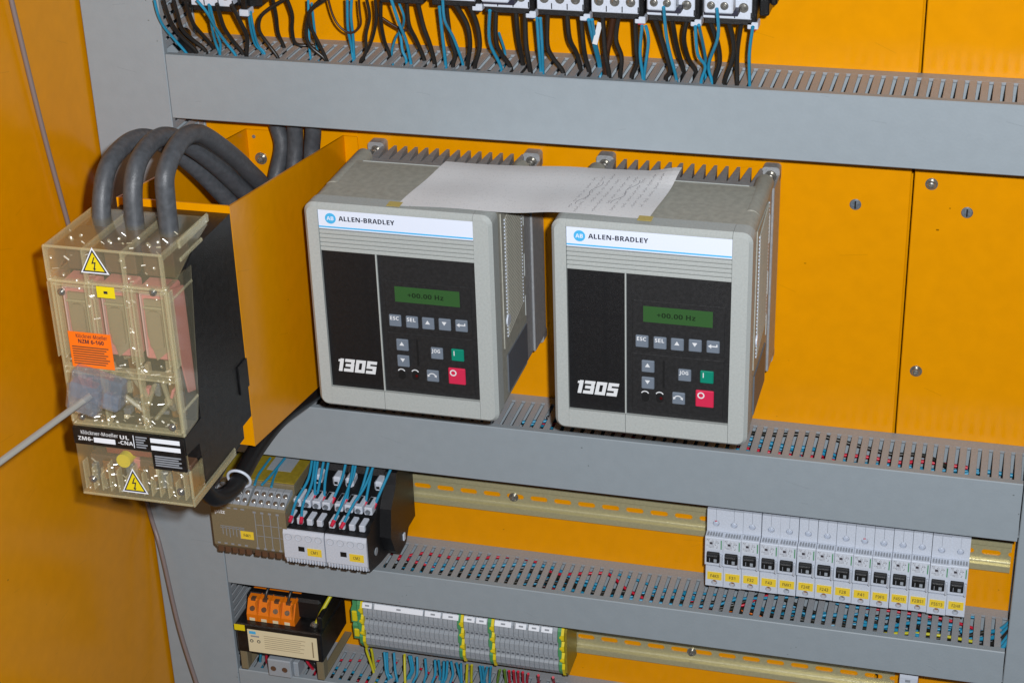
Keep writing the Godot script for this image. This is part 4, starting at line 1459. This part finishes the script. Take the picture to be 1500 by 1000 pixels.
# ------------------------------------------------------------------ transformer
func transformer() -> void:
	var t := thing("transformer", Vector3(-195, -690, 10), "black control transformer with orange terminals and a cream label", "transformer")
	part("core", t, "gloss_black", -243, -146, -666, -629, 14, 88, 1.5)
	part("winding", t, "black", -236, -153, -629, -604, 14, 66, 3.0)
	part("clamp", t, "gloss_black", -152, -146.5, -629, -612, 14, 82, 1.5)
	var lb := part("rating_label", t, "cream", -229.5, -151.0, -663, -634.5, 88, 88.4)
	part("print_mark", lb, "logo_blue", -227.5, -220, -640, -636.5, 88.4, 88.6)
	part("print_mark", lb, "pale_ink", -226, -216.5, -643.6, -641.8, 88.4, 88.6)
	for q in [[-225.5, "ink"], [-217.5, "ink"]]:
		var st := nb()
		lathe(st, Vector3(q[0], -649, 88.4), Vector3.BACK, [[2.0, 0], [2.0, 0.2], [1.2, 0.2]], 12)
		obj("print_mark", st, q[1], lb)
	for k in 7:
		part("print_line", lb, "tan", -211, -164 - (k * 5 % 9), -641 - k * 2.6, -640.5 - k * 2.6, 88.4, 88.5)
	part("print_line", lb, "tan", -157, -155.6, -660, -640, 88.4, 88.5)
	part("yellow_tag", t, "yellow_sign", -244, -232, -637.5, -630.2, 88, 88.5)
	# the orange terminal strip stands on the core
	var ob := thing_part(t, "terminal_strip")
	var st2 := nb()
	prism(st2, P2([48, -629, 80, -629, 80, -621, 72, -606, 48, -603]), 0, -232, -178)
	obj("strip_body", st2, "terminal_orange", ob)
	for k in 4:
		var x := -226.0 + k * 13.2
		part("divider", ob, "terminal_orange", x + 6.0, x + 7.2, -628, -604, 50, 81, 0.4)
		st2 = nb()
		cyl(st2, Vector3(x, -616, 75), Vector3(x, -614.8, 78.2), 2.8, 14)
		obj("screw", st2, "steel" if k > 1 else "brown", ob)
		part("opening", ob, "brown", x - 2.6, x + 2.6, -609.5, -605.5, 68, 73.2)
		part("number_tag", ob, "cream", x - 3.0, x + 3.0, -628.6, -625.2, 80, 80.4)
	for q in [-214.0, -188.0]:
		st2 = nb()
		tube(st2, [Vector3(q, -611, 70), Vector3(q + 1, -600, 64), Vector3(q + 4, -592, 50), Vector3(q + 6, -580, 36)], 1.8, 8)
		obj("lead", st2, "wire_k", ob)
	st2 = nb()
	screw(st2, Vector3(-157.5, -629, 74), 5.4, 4.0, Vector3(0, 0.9, 0.4))
	obj("earth_screw", st2, "steel", t)
	for q in [[-242.0, -234.0], [-155.0, -147.0]]:
		part("foot", t, "taupe", q[0], q[1], -690, -666, 74, 86, 0.8)
		part("foot_plate", t, "taupe", q[0], q[1], -690, -687, 0.5, 74, 0.5)
	org = Vector3.ZERO
	st2 = nb()
	tube(st2, [Vector3(-156, -626, 74), Vector3(-152, -616, 66), Vector3(-146, -604, 56), Vector3(-140, -592, 44), Vector3(-137, -578, 36)], 2.2, 8)
	tag(obj("earth_wire", st2, "wire_y"), "yellow earth wire bolted to the black transformer", "wire")
	var b := thing("grey_connector", Vector3(-200, -702, 60), "small light grey two way connector under the transformer", "connector")
	part("shell", b, "terminal_grey", -213.5, -187, -697.5, -675.5, 58, 82, 1.2)
	for x in [-207.0, -194.0]:
		st2 = nb()
		lathe(st2, Vector3(x, -687, 82), Vector3.BACK, [[3.2, 0], [3.2, 0.4], [2.6, 0.4], [2.4, 0.2], [0, 0.2]], 12)
		obj("screw", st2, "brown", b)
	part("clip", b, "terminal_grey", -187, -181, -699, -680, 58, 76, 1.0)
	org = Vector3(-190, -702, 60)
	for q in [["r", -222, -228], ["r", -180, -174], ["b", -228, -236], ["k", -176, -168]]:
		st2 = nb()
		tube(st2, [Vector3(q[1], -678, 60), Vector3((q[1] + q[2]) / 2.0, -692, 58), Vector3(q[2], -706, 52), Vector3(q[2], -722, 46)], 1.6, 7)
		tag(obj("wire", st2, "wire_" + q[0]), {"r": "red wire dropping beside the small grey connector", "b": "blue wire dropping beside the small grey connector", "k": "black wire dropping beside the small grey connector"}[q[0]], "wire", "wires under the transformer")

# ------------------------------------------------------------------ terminal row
func terminals() -> void:
	var profile := P2([6, -606, 40, -606, 46, -609, 49, -613, 50, -620, 50, -626, 46.5, -628, 46.5, -634, 49.5, -636, 49.5, -644, 46.5, -646, 46.5, -653, 48.5, -655, 47, -664, 42, -671, 36, -674, 6, -674])
	var grey := Node3D.new()
	org = Vector3(0, -674, 6)
	var st := nb()
	prism(st, profile, 0, 0.2, 5.0)
	obj("body", st, "terminal_grey", grey)
	for q in [[-623.0, 50.0, "terminal_grey"], [-640.0, 49.5, "terminal_grey"], [-659.5, 47.8, "pale_ink"]]:
		st = nb()
		lathe(st, Vector3(2.6, q[0], q[1]), Vector3.BACK, [[1.7, 0], [1.7, 0.4], [1.3, 0.4], [1.2, 0.2], [0, 0.2]], 10)
		obj("screw", st, q[2], grey)
	part("entry", grey, "dim", 1.2, 4.0, -632.0, -630.2, 46.3, 46.8)
	part("entry", grey, "dim", 1.2, 4.0, -651.0, -649.2, 46.3, 46.8)
	var earth := Node3D.new()
	st = nb()
	prism(st, profile, 0, 0.2, 4.0)
	obj("body", st, "earth_green", earth)
	st = nb()
	prism(st, P2([6, -606.5, 40, -606.5, 47, -610, 51, -616, 51, -622, 47.5, -626, 50.5, -630, 50.5, -636, 47.5, -640, 50.5, -645, 50.5, -650, 47.5, -654, 49, -660, 44, -671, 36, -673.5, 6, -673.5]), 0, 4.0, 7.0)
	obj("yellow_half", st, "earth_yellow", earth)
	for y in [-619.0, -633.0, -648.0]:
		st = nb()
		lathe(st, Vector3(4.0, y, 50), Vector3.BACK, [[1.9, 0], [1.9, 0.8], [0, 1.2]], 10)
		obj("screw", st, "earth_yellow", earth)
	var x := -119.0
	while x < 106.0:
		var e := x < -116.0 or (x > -8 and x < -2) or (x > 24 and x < 30) or x > 98.0
		var c: Node3D = (earth if e else grey).duplicate()
		c.name = numbered("earth_terminal" if e else "terminal_block")
		add_child(c, true)
		c.position = Vector3(x, -674, 6) * S
		tag(c, "green and yellow earth terminal in the row of grey blocks" if e else "slim grey terminal block %s" % ("beside the stepped green end clamp" if x < -100 else ("under the long white marker strip" if x < -46 else ("between long marker strip and first earth terminal" if x < -4 else ("between the two inner earth terminals" if x < 27 else "between an earth terminal and the yellow end plate")))), "terminal", "green and yellow earth terminals" if e else "grey terminal blocks on the lower rail")
		x += 7.2 if e else 5.2
	grey.free()
	earth.free()
	# end clamps
	var l := thing("end_clamp", Vector3(-122, -674, 6), "stepped green and yellow end terminal beside the transformer", "terminal")
	st = nb()
	prism(st, P2([6, -612, 38, -612, 38, -622, 44, -624, 44, -640, 38, -642, 42, -646, 40, -664, 6, -664]), 0, -128, -119.4)
	obj("body", st, "earth_green", l)
	part("yellow_block", l, "earth_yellow", -127, -121, -638, -625, 38, 46, 1.0)
	part("yellow_block", l, "earth_yellow", -127, -121, -660, -650, 36, 43, 1.0)
	var r := thing("end_clamp", Vector3(110, -674, 6), "plain yellow end plate closing the terminal row", "terminal")
	st = nb()
	prism(st, P2([6, -607, 40, -607, 49, -613, 49, -664, 42, -672, 6, -672]), 0, x + 0.2, x + 2.4)
	obj("plate", st, "olive", r)
	for q in [[-112.5, -101.5], [-99.0, -45.0], [-43.0, -25.5], [-23.5, -6.0], [-0.2, 11.5], [13.0, 24.5], [33.0, 51.0], [55.5, 67.0], [69.5, 81.0], [83.0, 95.0]]:
		org = Vector3((q[0] + q[1]) / 2, -617, 48)
		st = nb()
		var tl := Transform3D(Basis(Vector3.RIGHT, -0.5), Vector3((q[0] + q[1]) / 2, -612.6, 49.0))
		box(st, -(q[1] - q[0]) / 2, (q[1] - q[0]) / 2, -3.0, 3.0, -0.4, 0.8, 0.3, tl)
		var w: float = q[1] - q[0]
		var o := obj("marker_strip", st, "white_print")
		tag(o, ("long white marker strip clipped along the grey terminals" if w > 40 else "short white marker strip clipped on a few grey terminals"), "marker strip", "white marker strips")
		st = nb()
		box(st, -2.2, 2.6, -0.9, 0.9, 0.8, 0.95, 0.0, tl)
		obj("print_mark", st, "pale_ink", o)
	var wb := thing("white_module", Vector3(456, -674, 6), "white module clipped to the end of the lower rail", "module")
	st = nb()
	prism(st, P2([6, -606, 40, -606, 50, -611, 50, -660, 40, -672, 6, -672]), 0, 446.5, 464)
	obj("body", st, "white", wb)
	part("print_mark", wb, "pale_ink", 452, 457, -616, -613, 49.9, 50.3)

# ------------------------------------------------------------------ contactors along the top
func top_contactors() -> void:
	var xs := [-236.0, -39.6, 7.9, 55.4, 102.9, 150.4, 197.9, 245.4]
	for i in xs.size():
		var x0: float = xs[i]
		var left := i == 0
		var low := 4.0 if i in [1, 2] else 0.0
		var c := thing("contactor", Vector3(x0 + 22, 46, 8), ["black contactor next to the grey upright duct at the end of the row", "black contactor above the looped brown wires", "black contactor beside the looped brown wires", "first white fronted contactor after the two plain black ones", "second white fronted contactor after the two plain black ones", "third white fronted contactor after the two plain black ones", "fourth white fronted contactor after the two plain black ones", "white fronted contactor with bare orange plate beside it"][i], "contactor", "contactors above the top duct")
		if left: x0 = -217.5
		var b := low - (12.0 if left else 0.0)
		part("body", c, "black", x0 - 4 - (12.0 if left else 0.0), x0 + (64.0 if left else 42.4), 52 + b, 150, 5, 70, 1.5)
		part("skirt", c, "black", x0 + 1, x0 + 41, 49 + b, 56 + b, 40, 79, 0.6)
		var tb := part("terminal_block", c, "white", x0, x0 + 40.5, 54 + b, 84, 68, 80, 0.6)
		for k in 3:
			var st := nb()
			var x := x0 + 6.5 + k * 13.6
			lathe(st, Vector3(x, 64 + b, 80), Vector3.BACK, [[4.2, 0], [4.2, 0.4], [3.7, 0.4], [3.6, 0.1], [2.6, 0.1], [2.6, 0.6], [1.6, 1.2], [0, 1.2]], 14)
			obj("screw", st, "steel", tb)
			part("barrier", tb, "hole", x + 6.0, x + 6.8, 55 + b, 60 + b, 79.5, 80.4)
		if i in [2, 3, 6, 7]:
			# auxiliary block plugged on the front
			var ax := part("front_auxiliary", c, "white", x0 + 4, x0 + 28, 64 + b, 110, 84, 100, 1.2)
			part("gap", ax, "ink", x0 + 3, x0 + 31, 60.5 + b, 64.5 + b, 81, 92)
			for k in 2:
				var st := nb()
				screw(st, Vector3(x0 + 10 + k * 11, 71 + b, 100), 3.4, 1.5)
				obj("screw", st, "steel", ax)
		# coil terminal clip between neighbours
		if i != 1:
			var cx := x0 + (49.5 if left else 41.5)
			var cl := part("coil_clip", c, "white", cx - 4.5, cx + 4.5, 45.6 + b, 51.6 + b, 66, 79, 0.6)
			part("ferrule", cl, "ferrule_red" if i in [5, 6, 7] else "ink", cx - 2.6, cx + 2.6, 43.6 + b, 45.8 + b, 70, 76, 0.5)
			part("post", c, "gloss_black", cx - 3.2, cx + 3.2, 51 + b, 100, 60, 78, 1.0)
		if i == 7:
			part("side_block", c, "gloss_black", x0 + 46, x0 + 54, 56, 120, 30, 74, 1.0)
			part("side_catch", c, "gloss_black", x0 + 54, x0 + 60, 64, 120, 40, 70, 1.5)

# ------------------------------------------------------------------ cables and wires
func pts3(a: Array) -> Array:
	var out := []
	for i in range(0, a.size(), 3):
		out.append(Vector3(a[i], a[i + 1], a[i + 2]))
	return out

func cables_and_wires() -> void:
	# three heavy cables: out of the top duct, down into the bracket, up in an arch and into the breaker
	var heavy := [
		[[-172, -62, 26, -170, -88, 24, -166, -110, 26, -172, -140, 34, -176, -190, 60, -184, -225, 100, -172, -200, 130, -150, -130, 165, -160, -78, 198, -178, -34, 232, -190, -15, 262, -194, -18, 305, -194, -40, 328, -194, -76, 337], "thick grey cable arching into the breaker beside the side wall"],
		[[-150, -62, 30, -150, -88, 28, -152, -112, 28, -154, -140, 36, -156, -190, 64, -160, -222, 104, -152, -190, 130, -138, -118, 160, -142, -74, 196, -152, -30, 240, -160, -6, 276, -161, -8, 318, -161, -30, 338, -161, -76, 342], "thick grey cable in the middle of three arching into the breaker"],
		[[-129, -62, 34, -130, -88, 32, -134, -110, 30, -134, -140, 40, -132, -190, 66, -128, -228, 100, -126, -190, 132, -127, -110, 152, -128, -64, 194, -128, -24, 243, -128, 0, 280, -128, 5, 312, -128, -8, 342, -128, -30, 348, -128, -76, 348], "thick grey cable arching over the corner of the orange bracket"]]
	for h in heavy:
		var p := pts3(h[0])
		org = p[-1]
		var st := nb()
		tube(st, p, 7.7, 16, 8)
		tag(obj("thick_cable", st, "cable"), h[1], "cable", "three thick cables of the breaker")
	for i in 3:
		org = Vector3(-180.0 + i * 24, -350, 280)
		var x := -190.0 + i * 26
		var st := nb()
		tube(st, [Vector3(x, -272, 330), Vector3(x, -300, 328), Vector3(x + 4, -322, 314), Vector3(x + 8, -330, 282), Vector3(x + 10, -319, 235), Vector3(x + 12, -317, 180), Vector3(x + 14, -328, 120), Vector3(x + 16, -340, 60), Vector3(x + 18, -368, 34), Vector3(x + 18, -392, 32)], 7.8, 14, 6)
		tag(obj("load_cable", st, "rubber"), ["black load cable under the breaker on its wall side", "black load cable under the middle of the breaker", "black load cable with a white tie under the orange bracket"][i], "cable", "black load cables below the breaker")
	org = Vector3(-122, -340, 255)
	var tie := nb()
	var ring := []
	for i in 25:
		var a := TAU * i / 24.0
		ring.append(Vector3(-129.5 + 10.5 * cos(a), -327.5 + 10.0 * sin(a), 272 + 3.0 * sin(a)))
	tube(tie, ring, 1.4, 6, 2)
	tag(obj("cable_tie", tie, "white"), "white cable tie round the black load cables", "cable tie")
	org = Vector3(-330, 74, 190)
	var cs := nb()
	tube(cs, [Vector3(-330, 84, 193), Vector3(-330, 60, 190), Vector3(-331, -50, 172), Vector3(-331, -154, 152), Vector3(-331, -330, 116), Vector3(-329, -503, 82), Vector3(-318, -548, 88), Vector3(-306, -640, 94), Vector3(-292.7, -712, 96), Vector3(-288, -740, 97)], 2.3, 8, 6)
	tag(obj("thin_cord", cs, "cord"), "thin grey cord hanging down the orange side wall behind the breaker", "cord")
	for w in TOP_WIRES:
		var x: float = w[2][0]
		var place := "the second and later white fronted contactor"
		if x < -170: place = "the black contactor by the upright duct"
		elif x < -70: place = "the gap in the contactor row"
		elif x < 55: place = "the two plain black contactors"
		elif x < 101: place = "the first white fronted contactor"
		elif x < 149: place = "the second white fronted contactor"
		elif x < 196: place = "the third white fronted contactor"
		elif x < 244: place = "the fourth white fronted contactor"
		else: place = "the last white fronted contactor"
		wire(w, "%s wire dropping into the duct below %s" % ["black" if w[0] == "k" else "blue", place], "wires between contactors and top duct", false)
	wire(LOOP_WIRES[0], "thin brown wire hanging in a loop above the top duct", "", false)
	wire(LOOP_WIRES[1], "brown wire running slantwise behind blue wires above the duct", "", false)
	for i in CONTACTOR_WIRES.size():
		var w: Array = CONTACTOR_WIRES[i]
		wire(w, "red tipped blue wire in the %s tier of the contactor beside %s" % ["front" if i < 4 else "rear", "the relay" if i in [0, 1, 4, 5, 6, 7] else "the gold rail"], "blue wires of the white contactors", true)
	for w in RELAY_WIRES: wire(w, "blue wire plugged into the top of the taupe relay", "blue wires of the relay", false)
	var low := {"b": "blue wire leaving the terminal row %s", "y": "yellow wire leaving the terminal row %s", "r": "red wire leaving the terminal row %s", "g": "green wire leaving the terminal row %s"}
	for w in TERMINAL_WIRES:
		var x: float = w[2][0]
		wire(w, low[w[0]] % ("before the first inner earth terminal" if x < -6 else ("between the two inner earth terminals" if x < 28 else "past the second inner earth terminal")), "wires below the terminal row", false)
	# wires turning into the right upright duct
	for i in 5:
		var st := nb()
		org = Vector3(540, -560, 40)
		tube(st, [Vector3(500, -566 - i * 3, 24 + i * 8), Vector3(522, -562 - i * 2, 26 + i * 8), Vector3(536, -554 - i, 30 + i * 8), Vector3(546, -540, 32 + i * 7), Vector3(556, -520, 34 + i * 6)], 2.2, 7)
		tag(obj("wire", st, "wire_b" if i != 2 else "wire_k"), "blue wire bending into the upright duct" if i != 2 else "black wire bending into the upright duct among blue ones", "wire", "wires bending into the upright duct")
	# a stripped cable end lying in the corner of the top duct
	org = Vector3(-245, -20, 45)
	var ce := nb()
	tube(ce, [Vector3(-252, -2, 30), Vector3(-246, -4, 42), Vector3(-238, -9, 52), Vector3(-230, -18, 58)], 6.5, 12)
	tag(obj("cable_end", ce, "rubber"), "stubby black cable end in the corner of the top duct", "cable")
	# white tag and brown sleeve among the top wires
	org = Vector3(170, 20, 70)
	var tg := nb()
	box(tg, -2.2, 2.2, -10, 10, -0.3, 0.3, 0.1, Transform3D(Basis(Vector3.BACK, -0.25), Vector3(153.5, 33, 72)))
	tag(obj("wire_tag", tg, "paper_white"), "white paper tag hanging among the black wires", "tag")
	var bs := nb()
	tube(bs, [Vector3(166, 46, 66), Vector3(163, 30, 64), Vector3(158, 10, 58), Vector3(156, -12, 50)], 3.0, 8)
	tag(obj("wire_sleeve", bs, "wire_n"), "thick brown wire beside the hanging white tag", "wire")

func wire(w: Array, label: String, group: String, ferrule: bool) -> void:
	var p := pts3(w[2])
	org = p[-1]
	var st := nb()
	tube(st, p, w[1] * (0.9 if w[0] == "k" else 1.0), 7, 5)
	var o := obj("wire", st, "wire_" + w[0])
	tag(o, label, "wire", group)
	if ferrule:
		st = nb()
		var d: Vector3 = (p[-1] - p[-2]).normalized()
		cyl(st, p[-1] - d * 1.5, p[-1] + d * 5.0, 2.1, 10, 1.9)
		obj("ferrule", st, "ferrule_red", o)
